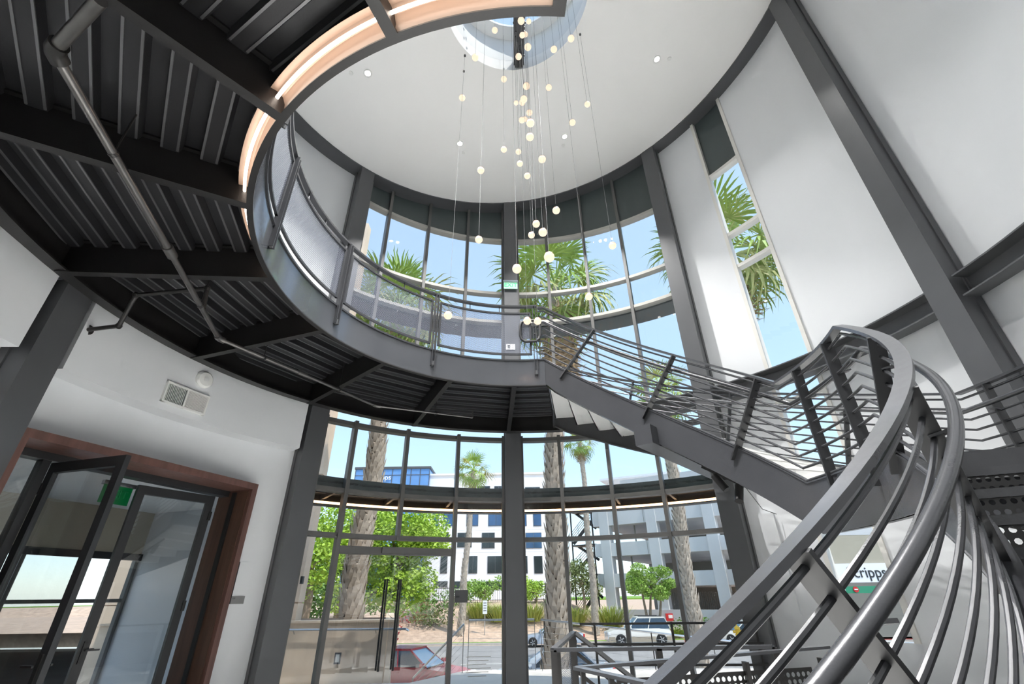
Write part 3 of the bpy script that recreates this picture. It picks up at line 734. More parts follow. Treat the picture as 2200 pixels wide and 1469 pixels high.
ux = Vector((2.0, .57, 0)).normalized(); inst('perforated_plate', gm, g4, frame_M(Vector((.72, 4.10, .47)) - g4.location, ux, (-ux.y, ux.x, 0), (0, 0, 1)))

# ================================================================== sprinkler pipes
ps = empty('sprinkler_pipe', at_z(365, 540, 4.28), 'long grey sprinkler pipe run hung below the ring mezzanine', 'pipe')
pp = [at_z(215, 0, 4.28), at_z(115, 108, 4.28), at_z(365, 540, 4.28), at_z(470, 727, 4.28), at_z(650, 803, 4.28), at_z(808, 872, 4.28), at_z(1015, 897, 4.28)]
for i in range(6):
    r = (.036, .03, .027, .022, .022, .016)[i]
    MB().tube([pp[i], pp[i + 1]], r, 14).build('pipe', 'pipe', ps, True)
for i in range(1, 6):
    d = (pp[i + 1] - pp[i]).normalized(); d0 = (pp[i] - pp[i - 1]).normalized(); r = (.05, .045, .038, .03, .028)[i - 1]
    MB().tube([pp[i] - d0 * .07, pp[i] - d0 * .02, pp[i] + d * .02, pp[i] + d * .07], r, 14).build('coupling', 'pipe_black' if i == 1 else 'pipe', ps, True)
MB().tube([pp[6], pp[6] + Vector((0, 0, .12))], .016, 10).build('sprinkler_drop', 'pipe', ps, True)
for f, i in ((.55, 2), (.5, 3), (.45, 4), (.6, 5), (.4, 1)):
    q = pp[i].lerp(pp[i + 1], f); MB().tube([q + Vector((0, 0, .02)), q + Vector((0, 0, .44))], .006, 6).build('hanger_rod', 'pipe_black', ps)
    MB().lathe([(.03, -.015), (.034, -.015), (.034, .015), (.03, .015)], 14, q, Matrix.Rotation(pi / 2, 3, 'X')).build('hanger_ring', 'pipe_black', ps)
pb_ = empty('pipe_branch', at_z(290, 632, 4.26), 'black branch pipe bending from the sprinkler pipe into the left wall', 'pipe')
wq = on_cyl(190, 708, CW, 5.2); el = on_cyl(255, 700, CW, 4.75)
bp = [at_z(436, 668, 4.28), at_z(436, 668, 4.28) + Vector((.0, -.06, .26)), at_z(292, 634, 4.5), el, wq]
for i in range(4): MB().tube([bp[i], bp[i + 1]], .024, 12).build('pipe', 'pipe_black', pb_, True)
for q in bp[1:4]: MB().lathe([(0, -.036), (.025, -.028), (.036, 0), (.025, .028), (0, .036)], 12, q).build('elbow', 'pipe_black', pb_, True)
MB().tube([wq, wq + (wq - el).normalized() * .02], .06, 16).build('wall_flange', 'pipe_black', pb_)

# ================================================================== pendants
G = [(1119.6,44.7,14.8),(1136,46,10.9),(1063,65,12.6),(1122,75.6,12),(1129,74,11),(1134,101,14.8),(1114,121.5,13.5),(1226.7,82.8,14.2),(1190,106,14),(1021,123.5,14.4),(1082.5,170,12.6),(1131,185,14.8),(1179,188,13),(993,210,13.5),(1108.7,221,10),(1125.4,213,14.8),(1122,220,13),(1262,224,12.6),(1137.4,242,13),(1121,258,12.6),(1127.6,256,11),(1139.6,264,17.4),(1229.8,263,13.5),(1138.5,294,17),(1082.5,321,13),(1113.8,326,12),(1164.7,341.8,16.3),(1033,365.8,15),(1117,351.3,12.8),(1132.8,377.7,13.6),(1195,452,16.3),(1152,481,15.8),(1166.3,499,18.5),(1141.8,505,14.2),(1028.8,514.7,16.3),(1315.9,527.5,16.3),(1180,552,22.9),(1110.5,577.4,20),(1265.5,636.7,15.8),(962.6,677.3,18),(1132.8,689,16.9),(1155.2,689.6,16.3)]
ordn = lambda n: ['lowest', 'second lowest', 'third lowest'][n] if n < 3 else f'{n + 1}{"th" if 10 < (n + 1) % 100 < 14 else {1: "st", 2: "nd", 3: "rd"}.get((n + 1) % 10, "th")} lowest'
pend = []
for k, (x, y, w) in enumerate(G):
    d = ray(x, y); t = F_PX * .125 / w; p = d * t
    for lim in (5.6 - .9 * ((k * 37) % 10) / 10,):
        if p.y > 5.65: t *= lim / p.y; p = d * t
    if EYE + p.z > 11.15: t *= (11.0 - .05 * (k % 5) - EYE) / p.z; p = d * t
    pend.append((Vector((p.x, p.y, EYE + p.z)), w * t / F_PX / 2, x, y))
order = sorted(range(len(G)), key=lambda i: -G[i][1])
for rank, i in enumerate(order):
    p, r, x, y = pend[i]
    where = 'in front of the skylight' if y < 150 and 960 < x < 1260 else 'in front of the white ceiling' if y < 430 else 'in front of the dark panels' if y < 515 else 'in front of the windows'
    side = 'left of the middle column' if x < 1085 else 'right of the middle column' if x > 1108 else 'in line with the middle column'
    e = empty('globe_pendant', p, f'white globe pendant {where}, {ordn(rank)} of all pendants', 'pendant lamp', 'globe pendants hanging under the skylight')
    n = 10; prof = [(r * sin(pi * j / n), -r * cos(pi * j / n)) for j in range(n + 1)]
    cut = 6
    MB().lathe(prof[:cut + 1], 18, p).build('globe', 'globe', e, True)
    MB().lathe([(a * 1.03, b * 1.03) for a, b in prof[cut:]], 18, p).build('cap', 'copper_cap', e, True)
    top = ceil_z(p.x, p.y)
    if sqrt((p.x - SKC[0]) ** 2 + (p.y - SKC[1]) ** 2) < SKR - .02: top = zb + .1 if abs(p.x - .23) < .13 else ceil_z(p.x, p.y) + 1.2
    MB().tube([p + Vector((0, 0, r)), (p.x, p.y, top)], .002, 5, False).build('cable', 'cable', e)
    MB().tube([(p.x, p.y, top - .03), (p.x, p.y, top)], .022, 8).build('canopy', 'steel_edge', e)

# ================================================================== downlights and sprinklers in the ceiling
DL = [((790, 157), 'leftmost bright recessed downlight in the white ceiling'), ((1411, 127), 'rightmost bright recessed downlight in the white ceiling'),
      ((988, 308), 'small recessed downlight low on the left of the white ceiling'), ((1213, 293), 'small recessed downlight right of the pendants in the white ceiling')]
spots = [(at_ceil(*q), lb) for q, lb in DL]
for k, a in enumerate((100, 130, 165, 200, 235, 265)):  # further downlights added out of view to brighten the lobby
    q = P(CW, 2.1, a); spots.append((Vector((q.x, q.y, ceil_z(q.x, q.y))), f'added unseen ceiling downlight brightening the lobby, {["first", "second", "third", "fourth", "fifth", "last"][k]} from the right'))
nrm = Vector((.155, -.033, -1)).normalized()
for k, (q, lb) in enumerate(spots):
    e = empty('downlight', q, lb, 'downlight', 'recessed ceiling downlights')
    M = frame_M((0, 0, 0), (1, 0, .155), (0, 1, -.033), -nrm).to_3x3()
    MB().lathe([(.055, -.012), (.085, -.012), (.085, .01), (.055, .01)], 24, q, M).build('trim', 'detector', e, True)
    MB().lathe([(0, -.006), (.056, -.006)], 24, q, M).build('lens', 'lamp_white', e)
    l = bpy.data.lights.new('downlight_lamp', 'AREA'); l.shape = 'DISK'; l.size = .12; l.energy = DOWNLIGHT_W * (.2 if k in (1, 4, 5) else 1.2); l.spread = rad(84); l.color = (1, .99, .97)
    lo_ = bpy.data.objects.new('lamp', l); COL.objects.link(lo_); lo_.parent = e; lo_.location = (0, 0, -.03)
for (px, py), lb in [((754, 157), 'left of the brightest downlight'), ((1438, 126), 'right of the rightmost downlight'), ((996, 328), 'below the small left downlight'), ((1210, 312), 'below the small right downlight')]:
    q = at_ceil(px, py); e = empty('ceiling_sprinkler', q, f'small white sprinkler cover plate in the ceiling {lb}', 'sprinkler')
    MB().lathe([(0, -.012), (.04, -.012), (.045, 0)], 18, q).build('cover', 'detector', e, True)

# ================================================================== signs on the middle column
th = -3.4; e = empty('exit_sign', P(CW, 5.1, th, 7.2), 'pale green edge-lit exit sign on the middle column', 'sign')
q = on_cyl(1097, 613, CW, 5.12)
M = frame_M((0, 0, 0), tang(th), (0, 0, 1), -radial(th)); M3 = frame_M((0, 0, 0), tang(th), radial(th), (0, 0, 1)).to_3x3()
MB().box((q.x, q.y, q.z), (.34, .02, .20), M3).build('panel', 'exit_panel', e)
MB().box((q.x, q.y, q.z + .12), (.36, .06, .04), M3).build('housing', 'chrome', e)
text_part('EXIT', .16, 'exit_letters', e, frame_M(Vector((q.x, q.y, q.z)) - radial(th) * .012 - e.location, tang(th), (0, 0, 1), -radial(th)))
q = on_cyl(1097, 745, CW, 5.155); e = empty('notice_plate', q, 'small white notice plate on the middle column below the exit sign', 'sign')
MB().box(q, (.21, .012, .14), M3).build('plate', 'sign_white', e)
for k in range(4): MB().box(q + tang(th) * -.04 + Vector((0, 0, .035 - .022 * k)) - radial(th) * .008, (.06 - .01 * (k % 2), .004, .010), M3).build('print_line', 'print_dark', e)
# track lights under the stair
tr = empty('track_light', at_z(1500, 1010, 2.9), 'pair of black cylinder spotlights on a track under the stair stringer', 'spotlight')
a, b = P(CR, R_IN + .25, 50, zs(50) - .50), P(CR, R_IN + .25, 61, zs(61) - .50)
MB().beam(a, b, .035, .03).build('track', 'steel_black', tr)
for f, dx in ((.3, Vector((.05, -.05, -.12))), (.75, Vector((-.05, -.04, -.12)))):
    q = a.lerp(b, f); h = MB().tube([q - Vector((0, 0, .07)) - dx * .35, q - Vector((0, 0, .07)) + dx * 1.2], .048, 14).build('spot_head', 'steel_black', tr, True)
    MB().tube([q, q - Vector((0, 0, .08))], .01, 8).build('stem', 'steel_black', tr)
tag(MB().tube([P(CW, 5.15, 42, 3.35), P(CW, 5.3, 45, 2.7), P(CW, 5.45, 46.5, 2.62)], .006, 6).build('stay_cable', 'steel_edge'), 'thin dark stay cable beside the right-hand column', 'cable')
pw = MB().arc(CW, 5.44, 5.5, 43.5, 46.0, 1.2, 2.65, 2).build('wall_panel_box', 'wall_white'); tag(pw, 'narrow white access panel on the wall below the stair', 'panel')
# ================================================================== entrance canopy outside the glass
cn = empty('entrance_canopy', P(CW, 6.2, -3, 3.2), 'curved dark steel entrance canopy with a warm light line outside the glass', 'canopy')
A0, A1 = -46.5, 43
MB().arc(CW, 5.70, 5.73, A0, A1, 3.22, 3.47, 60).build('back_channel', 'spandrel', cn)
MB().arc(CW, 5.70, 6.95, A0, A1, 3.36, 3.40, 60).build('canopy_deck', 'steel_black', cn)
MB().arc(CW, 6.93, 6.96, A0, A1, 3.16, 3.42, 60).build('front_channel', 'steel_black', cn)
MB().arc(CW, 6.70, 6.96, A0, A1, 3.145, 3.16, 60).build('front_flange', 'steel_black', cn)
MB().tube([P(CW, 6.80, A0 + 1 + (A1 - A0 - 2) * i / 60, 3.20) for i in range(61)], .026, 8).build('light_line', 'led_warm', cn, True)
for k in range(5): MB().arc(CW, 5.85 + .17 * k, 5.90 + .17 * k, A0, A1, 3.33, 3.36, 60).build('deck_rib', 'deck_metal', cn)
for th in (-37.5, -26.5, -15.4, -3.4, 7, 17.4, 27.5, 37.6): MB().beam(P(CW, 5.72, th, 3.30), P(CW, 6.94, th, 3.30), .05, .09).build('canopy_beam', 'steel_black', cn)
for a0, a1, lb in ((-44, -5, 'dark sunshade ledge outside the upper left window'), (-1, 38, 'dark sunshade ledge outside the upper right window')):
    tag(MB().arc(CW, 5.6, 6.15, a0, a1, 7.30, 7.35, 24).build('sunshade', 'spandrel'), lb, 'sunshade')

# ================================================================== ground
ROAD = -1.65
def gz(x, y):
    left = -.22 * y - .6
    if y < 41.3:
        if x < left: return min(.6, ROAD + (left - x) * 1.2)
        return ROAD - .05
    k = min(1, (y - 41.3) / 10.0)
    hi = 1.1 if x < 5 else max(-.6, 1.1 - (x - 5) * .4)
    return ROAD + .1 + (hi - ROAD - .1) * k
xs = [-60 + 1.5 * i for i in range(88)]; ys = [19 + 1.2 * j for j in range(28)] + [53, 60, 70, 85, 110, 160, 300]
mb = MB(); mb.v = [Vector((x, y, gz(x, y) - .02 + .05 * sin(x * 2.1) * sin(y * 1.7) * (1 if y > 42 else 0))) for y in ys for x in xs]
nx = len(xs); mb.f = [(j * nx + i, j * nx + i + 1, (j + 1) * nx + i + 1, (j + 1) * nx + i) for j in range(len(ys) - 1) for i in range(nx - 1)]
tag(mb.build('ground', 'mulch', None, True), 'mulched planted bank beyond the street', kind='structure')
tag(MB().bb(-70, 90, 13.4, 41.2, ROAD - .3, ROAD).build('road', 'asphalt'), 'grey asphalt street in front of the building', kind='structure')
tag(MB().bb(-300, 300, -120, 13.4, -2.2, -1.75).build('ground_near', 'asphalt'), 'ground around the building', kind='structure')
tag(MB().bb(-300, 300, 300, 900, -4, 0).build('ground_far', 'lawn'), 'far ground towards the horizon', kind='structure')
kb = tag(MB().bb(-40, 12.6, 41.0, 41.3, ROAD, ROAD + .15).build('kerb', 'kerb'), 'pale kerb along the far side of the street', 'kerb')
tag(MB().bb(12.6, 40, 41.0, 41.3, ROAD, ROAD + .17).build('kerb', 'kerb_red'), 'red painted kerb beside the hydrant', 'kerb')
tag(MB().bb(-24, 14, 41.3, 43.2, ROAD, ROAD + .17).build('lawn_strip', 'lawn'), 'strip of green lawn behind the kerb', 'lawn', kind='stuff')
for k, (x, y) in enumerate(((-3.0, 30), (2.5, 30), (8, 30), (14, 30))):
    tag(MB().bb(x, x + 2.4, y, y + .12, ROAD, ROAD + .006).build('lane_mark', 'road_paint'), ['leftmost', 'second', 'third', 'rightmost'][k] + ' white lane mark on the street', 'road marking', 'white lane marks')
# terrace
arcp = [P(CW, 5.74, a) for a in range(-78, 79, 3)]
poly = [(p.x, p.y) for p in arcp] + [(11, arcp[-1].y), (11, 12.6), (1.2, 13.3), (-1.2, 13.3), (-2.2, 11.6), (-14, 11.6), (-14, arcp[0].y)]
tag(MB().prism(poly, -1.74, -.012).build('terrace', 'paving'), 'pale concrete terrace outside the entrance', kind='structure')
# planter
pt = empty('planter_wall', (-4, 11.9, 0), 'long low beige concrete planter wall left of the entrance', 'planter')
poly = [(-9, 11.62), (-2.62, 11.62), (-4.35, 19), (-9, 19)]
MB().prism([(-9, 11.62), (-2.62, 11.62), (-2.66, 11.90), (-9, 11.90)], -.02, 1.06).build('front_wall', 'planter_concrete', pt)
MB().prism([(-2.66, 11.90), (-2.62, 11.62), (-4.35, 19), (-4.62, 19), (-2.9, 11.9)], -1.74, 1.06).build('side_wall', 'planter_concrete', pt)
MB().prism([(-9, 11.58), (-2.60, 11.58), (-2.64, 11.94), (-9, 11.94)], 1.06, 1.10).build('coping', 'planter_concrete', pt)
MB().prism([(-9, 11.9), (-2.9, 11.9), (-4.62, 19), (-9, 19)], -1.74, .92).build('soil_bed', 'soil', pt)
for z0, z1 in ((.42, .62),):
    c = Vector((-3.75, 11.61, .42)); stp = MB().box(c, (.13, .03, .20)).build('step_light_frame', 'steel_edge', pt); MB().box(c - Vector((0, .016, 0)), (.08, .01, .14)).build('step_light_lens', 'detector', stp)
hr = empty('ramp_handrail', (-4.0, 11.5, .9), 'pale metal handrail on brackets along the planter wall', 'handrail')
MB().tube([(-8.5, 11.5, .96), (-2.35, 11.5, .93), (-2.3, 11.55, .90)], .022, 10).build('tube', 'chrome', hr, True)
for x in (-7.6, -6.2, -4.75, -3.0): MB().tube([(x, 11.5, .94), (x, 11.6, .86)], .012, 8).build('bracket', 'chrome', hr)
# terrace railings
def cable_rail(name, label, pts, h=1.02, mid=None, cables=7):
    e = empty(name, pts[0], label, 'railing')
    for a, b in zip(pts[:-1], pts[1:]):
        a, b = Vector(a), Vector(b); H = Vector((0, 0, h))
        MB().tube([a + H, b + H], .022, 8).build('top_rail', 'chrome', e, True)
        for k in range(cables): MB().tube([a + H * ((k + 1) / (cables + 1)), b + H * ((k + 1) / (cables + 1))], .004, 4, False).build('cable', 'chrome', e)
        n = max(1, round((b - a).length / 1.5))
        for k in range(n + 1): q = a.lerp(b, k / n); MB().beam(q, q + H, .045, .012, (1, 0, 0)).build('post', 'pipe', e)
    return e
cable_rail('terrace_railing', 'steel cable railing at the edge of the terrace straight ahead', [(-1.15, 13.15, -.01), (.45, 13.15, -.01)])
cable_rail('terrace_railing', 'steel cable railing along the ramp right of the entrance', [(.6, 13.0, -.01), (3.2, 12.9, -.3), (7.4, 12.75, -.75)])
cable_rail('stair_handrail', 'sloping steel cable railing down the entrance steps beside the red car', [(-1.25, 12.9, -.01), (-2.45, 13.3, -1.1)], .95, cables=6)

# ================================================================== stone-clad wing at the left
XW = at(724, 901, 12.3).x
wg = empty('stone_wing', (XW - 3, 13, 0), 'tall stone-clad building wing behind the left column', 'building')
MB().bb(XW - 4.5, XW - .03, 12.03, 12.3, -.01, 12.9).build('core', 'stone', wg)
for k in range(9):
    z0 = .0 + k * 1.44
    for j in range(3): MB().bb(XW - 1.5 * (j + 1) + .01, XW - 1.5 * j, 11.97, 12.03, z0 + .012, z0 + 1.43).build('stone_panel', 'stone', wg)
    MB().bb(XW - .03, XW, 12.03, 12.3, z0 + .012, z0 + 1.43).build('stone_panel', 'stone', wg)
MB().box((XW - .02, 12.0, 1.9), (.05, .1, .16)).build('wall_lamp', 'steel_black', wg)

# ================================================================== white office block far behind
YB = 95.0
ob = empty('office_building', at(1000, 1285, YB), 'white office block with square windows and a blue glass corner', 'building')
a, b = at(925, 1018, YB), at(1172, 1022, YB)
ztop = at(1050, 1020, YB).z; xl = a.x; xr = b.x
MB().bb(xl, xr, YB, YB + 18, -1, ztop).build('facade', 'white_clad', ob)
MB().bb(xl - .1, xr + .1, YB - .25, YB + 18, ztop, ztop + .35).build('parapet', 'white_clad', ob)
bl = at(768, 1012, YB); zt2 = at(850, 1010, YB).z
bg = MB().bb(bl.x, xl, YB - 1, YB + 18, 0, zt2).build('glass_corner', 'blue_glass', ob)
MB().bb(bl.x - .2, xl + .2, YB - 1.2, YB + 18, zt2, zt2 + .45).build('corner_roof', 'roof_dark', bg)
nb = 8
for k in range(nb + 1): x = bl.x + (xl - bl.x) * k / nb; MB().bb(x - .05, x + .05, YB - 1.12, YB - 1, 0, zt2).build('mullion', 'roof_dark', bg)
for k in range(9): z = zt2 - 2.1 * k - 1.2; MB().bb(bl.x, xl, YB - 1.1, YB - 1, z - .04, z + .04).build('transom', 'roof_dark', bg)
q = at(818, 1026, YB - 1.3)
text_part('Scripps', 1.45, 'sign_white', bg, frame_M(Vector((q.x, YB - 1.35, q.z)) - WLOC[bg.name], (1, 0, 0), (0, 0, 1), (0, -1, 0)), depth=.08)
lg = at(787, 1024, YB - 1.3)
MB().lathe([(.5, -.06), (.62, -.06), (.62, .06), (.5, .06)], 20, (lg.x, YB - 1.35, lg.z), Matrix.Rotation(pi / 2, 3, 'X')).build('emblem_ring', 'sign_white', bg)
MB().lathe([(0, -.07), (.22, 0), (0, .07)], 5, (lg.x + .25, YB - 1.35, lg.z + .1), Matrix.Rotation(pi / 2, 3, 'X')).build('emblem_mark', 'sign_white', bg)
WINS = [(952, 1100, 974, 1130, 0), (1002, 1100, 1028, 1130, 0), (1049, 1102, 1082, 1130, 0), (1118, 1102, 1131, 1130, 0), (1146, 1103, 1162, 1130, 0), (928, 1098, 944, 1130, 0),
        (937, 1144, 964, 1164, 1), (982, 1144, 1014, 1176, 1), (1035, 1144, 1063, 1178, 1), (1130, 1144, 1163, 1178, 0),
        (945, 1194, 962, 1232, 1), (1006, 1194, 1026, 1232, 1), (1047, 1194, 1081, 1232, 1), (1121, 1194, 1133, 1232, 1), (1148, 1194, 1165, 1232, 1),
        (1027, 1044, 1053, 1052, 1), (1062, 1044, 1081, 1052, 1), (1128, 1046, 1160, 1054, 1), (932, 1248, 962, 1262, 1), (975, 1248, 1010, 1264, 1), (1020, 1248, 1080, 1266, 1), (1122, 1248, 1165, 1268, 1)]
for (x0, y0, x1, y1, dk) in WINS:
    p0, p1 = at(x0, y1, YB), at(x1, y0, YB)
    w = MB().bb(p0.x, p1.x, YB - .10, YB + .05, p0.z, p1.z).build('window', 'roof_dark', ob)
    n = 2 if p1.x - p0.x > 1.6 else 1
    for k in range(n):
        xa = p0.x + .08 + (p1.x - p0.x - .08) * k / n; xb = p0.x + (p1.x - p0.x - .08) * (k + 1) / n
        MB().bb(xa, xb, YB - .14, YB - .09, p0.z + .08, p1.z - .08).build('pane', 'window_glass_dark' if dk else 'window_glass', w)
for zz in (1080, 1138, 1186): z = at(1050, zz, YB).z; MB().bb(xl + .02, xr - .02, YB - .03, YB, z, z + .06).build('cladding_joint', 'plate_grey', ob)

# ================================================================== parking garage
GA, GB = at(1291, 1310, 50), at(1530, 1310, 44.5); GA.z = GB.z = 0
gs = (GB - GA).normalized(); gn = Vector((-gs.y, gs.x, 0)); gn = gn if gn.y > 0 else -gn
MG = frame_M((0, 0, 0), gs, gn, (0, 0, 1)).to_3x3()
def gp(s, d, z): q = GA + gs * s + gn * d; return Vector((q.x, q.y, z))
def gbox(s0, s1, d0, d1, z0, z1): return MB().box(gp((s0 + s1) / 2, (d0 + d1) / 2, (z0 + z1) / 2), (s1 - s0, d1 - d0, z1 - z0), MG)
def s_px(x, y=1200):
    d = ray(x, y); den = gs.x * d.y - gs.y * d.x; return (d.x * GA.y - d.y * GA.x) / den
LG = 13.0
gar = empty('parking_garage', gp(6, 2, -.6), 'grey concrete parking garage with open decks', 'building')
zl = lambda yy: at(1300, yy, 49.8).z
SP = [(zl(1131), zl(1094)), (zl(1196), zl(1168)), (zl(1262), zl(1233))]
for z0, z1 in SP:
    o_ = gbox(0, LG, 0, .5, z0, z1).build('spandrel', 'garage_concrete', gar)
    gbox(0, LG, .5, 16, z0, z0 + .3).build('deck_slab', 'garage_concrete', gar)
    for k in range(4): gbox(2.2 + 3.1 * k, 2.23 + 3.1 * k, -.012, 0, z0 + .05, z1 - .05).build('panel_joint', 'garage_dark', o_)
ztopg = zl(1040)
gbox(3.4, LG, 0, .4, ztopg - 1.1, ztopg).build('roof_parapet', 'garage_concrete', gar)
gbox(0, LG, .3, 16, SP[0][1] - .35, SP[0][1] - .05).build('roof_deck', 'garage_concrete', gar)
cols = [s_px(1305), s_px(1411), s_px(1541)]; st = cols[2] - cols[1]
cols = [c for c in cols if c < LG - .3]
for s_ in cols: gbox(s_ - .48, s_ + .48, -.15, .9, -1.2, SP[0][1] - .02).build('pier', 'garage_concrete', gar)
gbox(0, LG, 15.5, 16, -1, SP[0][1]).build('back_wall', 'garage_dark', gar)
gbox(-.2, LG, -.25, .2, -1.3, zl(1309)).build('base_wall', 'garage_concrete', gar)
gbox(0, LG, .5, 16, -1.0, -.85).build('ground_slab', 'garage_concrete', gar)
for k in range(60): 
    s_ = cols[1] + .9 + k * .16
    if s_ > cols[2] + 3.5: break
    MB().beam(gp(s_, .1, zl(1309)), gp(s_, .1, zl(1309) + 1.3), .03, .03, (0, 1, 0)).build('grille_bar', 'steel_black', gar)
for s_, zc_ in ((s_px(1345), SP[1][0]), (s_px(1360), SP[0][0])):
    MB().tube([gp(s_, 1.5, zc_), gp(s_, 1.5, zc_ - 1.6), gp(s_ - .4, 1.5, zc_ - 1.8)], .08, 8).build('drain_pipe', 'garage_dark', gar)
MB().beam(gp(cols[0] - 1.2, 4, ztopg + .9), gp(cols[1] + 2.5, 5, ztopg + .9), 3.2, .22).build('solar_canopy', 'white_clad', gar)
for s_ in (cols[0] - .6, cols[1] + 1.5): MB().beam(gp(s_, 4, SP[0][1] - .1), gp(s_, 4, ztopg + .9), .25, .25, (0, 1, 0)).build('canopy_post', 'white_clad', gar)
fb = gp(s_px(1440, 1310), -.3, -.55); fb = empty('fire_riser', fb, 'red fire-service box on the garage base wall', 'fire equipment')
MB().box(fb.location + Vector((0, 0, .35)), (.75, .18, .55)).build('box', 'sign_red', fb); MB().box(fb.location + Vector((0, -.1, .4)), (.35, .03, .25)).build('plate', 'sign_white', fb)
for k in range(3): MB().lathe([(0, -.1), (.09, -.1), (.09, .1), (0, .1)], 10, fb.location + Vector((-1.4 + .35 * k, -.1, .12)), Matrix.Rotation(pi / 2, 3, 'X')).build('valve', 'sign_red', fb)
# garage entrance sign seen through the slot window
YS = 33.97
sg = empty('garage_sign', at(1860, 1225, YS), 'white garage entrance sign with a green strip, seen through the slot window', 'sign')
p0, p1 = at(1772, 1252, YS), at(1990, 1208, YS)
MB().bb(p0.x, p1.x, YS - .1, YS, p0.z, p1.z).build('board', 'sign_white', sg)
gz1 = at(1860, 1258, YS).z; gz0 = at(1860, 1274, YS).z
MB().bb(p0.x, p1.x + .8, YS - .15, YS - .02, gz0, gz1 - .02).build('green_strip', 'sign_green', sg)
q = at(1860, 1231, YS)
text_part('Scripps', .9, 'print_dark', sg, frame_M(Vector((q.x, YS - .12, (p0.z + p1.z) / 2)) - sg.location, (1, 0, 0), (0, 0, 1), (0, -1, 0)), depth=.01)
MB().lathe([(.3, -.02), (.36, -.02), (.36, .02), (.3, .02)], 18, (p0.x + .45, YS - .13, (p0.z + p1.z) / 2), Matrix.Rotation(pi / 2, 3, 'X')).build('emblem_ring', 'print_dark', sg)
q = at(1835, 1266, YS); MB().lathe([(0, -.03), (.17, -.03), (.17, .03), (0, .03)], 18, (q.x, YS - .17, q.z), Matrix.Rotation(pi / 2, 3, 'X')).build('no_entry_disc', 'sign_red', sg)
MB().box((q.x, YS - .21, q.z), (.22, .02, .06)).build('no_entry_bar', 'sign_white', sg)
text_part('EXIT', .3, 'sign_white', sg, frame_M(Vector((q.x - .9, YS - .16, q.z)) - sg.location, (1, 0, 0), (0, 0, 1), (0, -1, 0)), depth=.005)
en = empty('garage_entrance_bay', at(1880, 1310, 34), 'grey concrete garage entrance bay behind the white sign', 'building')
p0, p1 = at(1740, 1440, 34), at(2150, 1110, 34)
for (za, zb2, m_) in ((at(1800, 1150, 34).z + .01, p1.z, 'garage_concrete'), (at(1800, 1240, 34).z, at(1800, 1150, 34).z, 'beige_wall')):
    MB().bb(p0.x, p1.x, 34, 34.6, za, zb2).build('lintel', m_, en)
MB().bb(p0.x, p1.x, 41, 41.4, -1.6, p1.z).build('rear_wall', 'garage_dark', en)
for x in (p0.x, p1.x - 1): MB().bb(x, x + 1, 34, 35, -1.7, p1.z).build('pier', 'garage_concrete', en)

# external garage stair
es = empty('garage_stair', gp(-2.2, 1, -.9), 'dark steel outdoor stair at the corner of the parking garage', 'staircase')
for s_ in (-2.6, -.2): MB().beam(gp(s_, .2, -1.2), gp(s_, .2, SP[0][1] + .3), .14, .14, (0, 1, 0)).build('post', 'steel_black', es)
lv = [-.7, SP[2][1], SP[1][1], SP[0][1]]
for k in range(3):
    z0, z1 = lv[k], lv[k + 1]; zm = (z0 + z1) / 2
    MB().beam(gp(-2.5, .3, z0 + .2), gp(-.3, .3, zm + .6), .12, .30).build('flight', 'steel_black', es); MB().beam(gp(-.3, 1.4, zm), gp(-2.5, 1.4, z1), .12, .25).build('flight', 'steel_black', es)
    MB().box(gp(-1.3, 1, z1), (2.6, 1.8, .12), MG).build('landing', 'steel_black', es)
    for h in (.35, .6, .85, 1.1): MB().beam(gp(-2.5, .1, z0 + .2 + h), gp(-.3, .1, zm + .6 + h), .03, .04).build('rail', 'steel_black', es)
    for f in (.0, .33, .66, 1): q = gp(-2.5 + 2.2 * f, .1, z0 + .2 + (zm + .4 - z0) * f); MB().beam(q, q + Vector((0, 0, 1.1)), .03, .03, (0, 1, 0)).build('baluster', 'steel_black', es)
# ================================================================== palms
def frond_mesh(name, m, droop, n=22, pet=.95, R=.95, spread=112, seed=1):
    rnd = random.Random(seed); mb = MB()
    mb.tube([(0, 0, 0), (pet * .5, 0, .04), (pet, 0, -.02)], [.03, .02, .014], 4, False)
    for k in range(n):
        a = rad(-spread + 2 * spread * k / (n - 1)); L = R * (.75 + .25 * cos(a * .8)) * rnd.uniform(.9, 1.08)
        d = Vector((cos(a), sin(a), .22 * (1 if k % 2 else -1) * .35)); sd = Vector((-sin(a), cos(a), 0)); o = Vector((pet, 0, -.02)); w = .062
        m1 = o + d * L * .55 + Vector((0, 0, -.05 * droop)); m2 = o + d * L * .82 + Vector((0, 0, -.25 * droop)); tip = o + d * L * .95 + Vector((0, 0, -.62 * droop * rnd.uniform(.7, 1.3)))
        mb.add([o - sd * .008, o + sd * .008, m1 + sd * w * .5 + Vector((0, 0, .02)), m1 - sd * w * .5, m2 + sd * w * .28, m2 - sd * w * .28, tip], [(0, 1, 2, 3), (3, 2, 4, 5), (5, 4, 6)])
    me = mb.mesh(name); me.materials.append(MATS[m]); return me
FR = [frond_mesh('frond', 'frond', d, seed=i) for i, d in enumerate((.25, .6, 1.0))]
FP = [frond_mesh('frond', 'frond_pale', d, seed=20 + i) for i, d in enumerate((.25, .6, 1.0))]
FD = [frond_mesh('frond', 'frond_dead', d, n=14, spread=80, seed=9 + i) for i, d in enumerate((.8, 1.2))]
BOOT = MB().add([(-.105, 0, 0), (.105, 0, 0), (.052, .075, .24), (-.052, .075, .24), (.015, .10, .40), (0, .03, -.08)], [(0, 1, 2, 3), (3, 2, 4), (0, 5, 1), (0, 3, 4), (1, 4, 2)]).mesh('leaf_boot')
BOOT.materials.append(MATS['trunk_boot'])
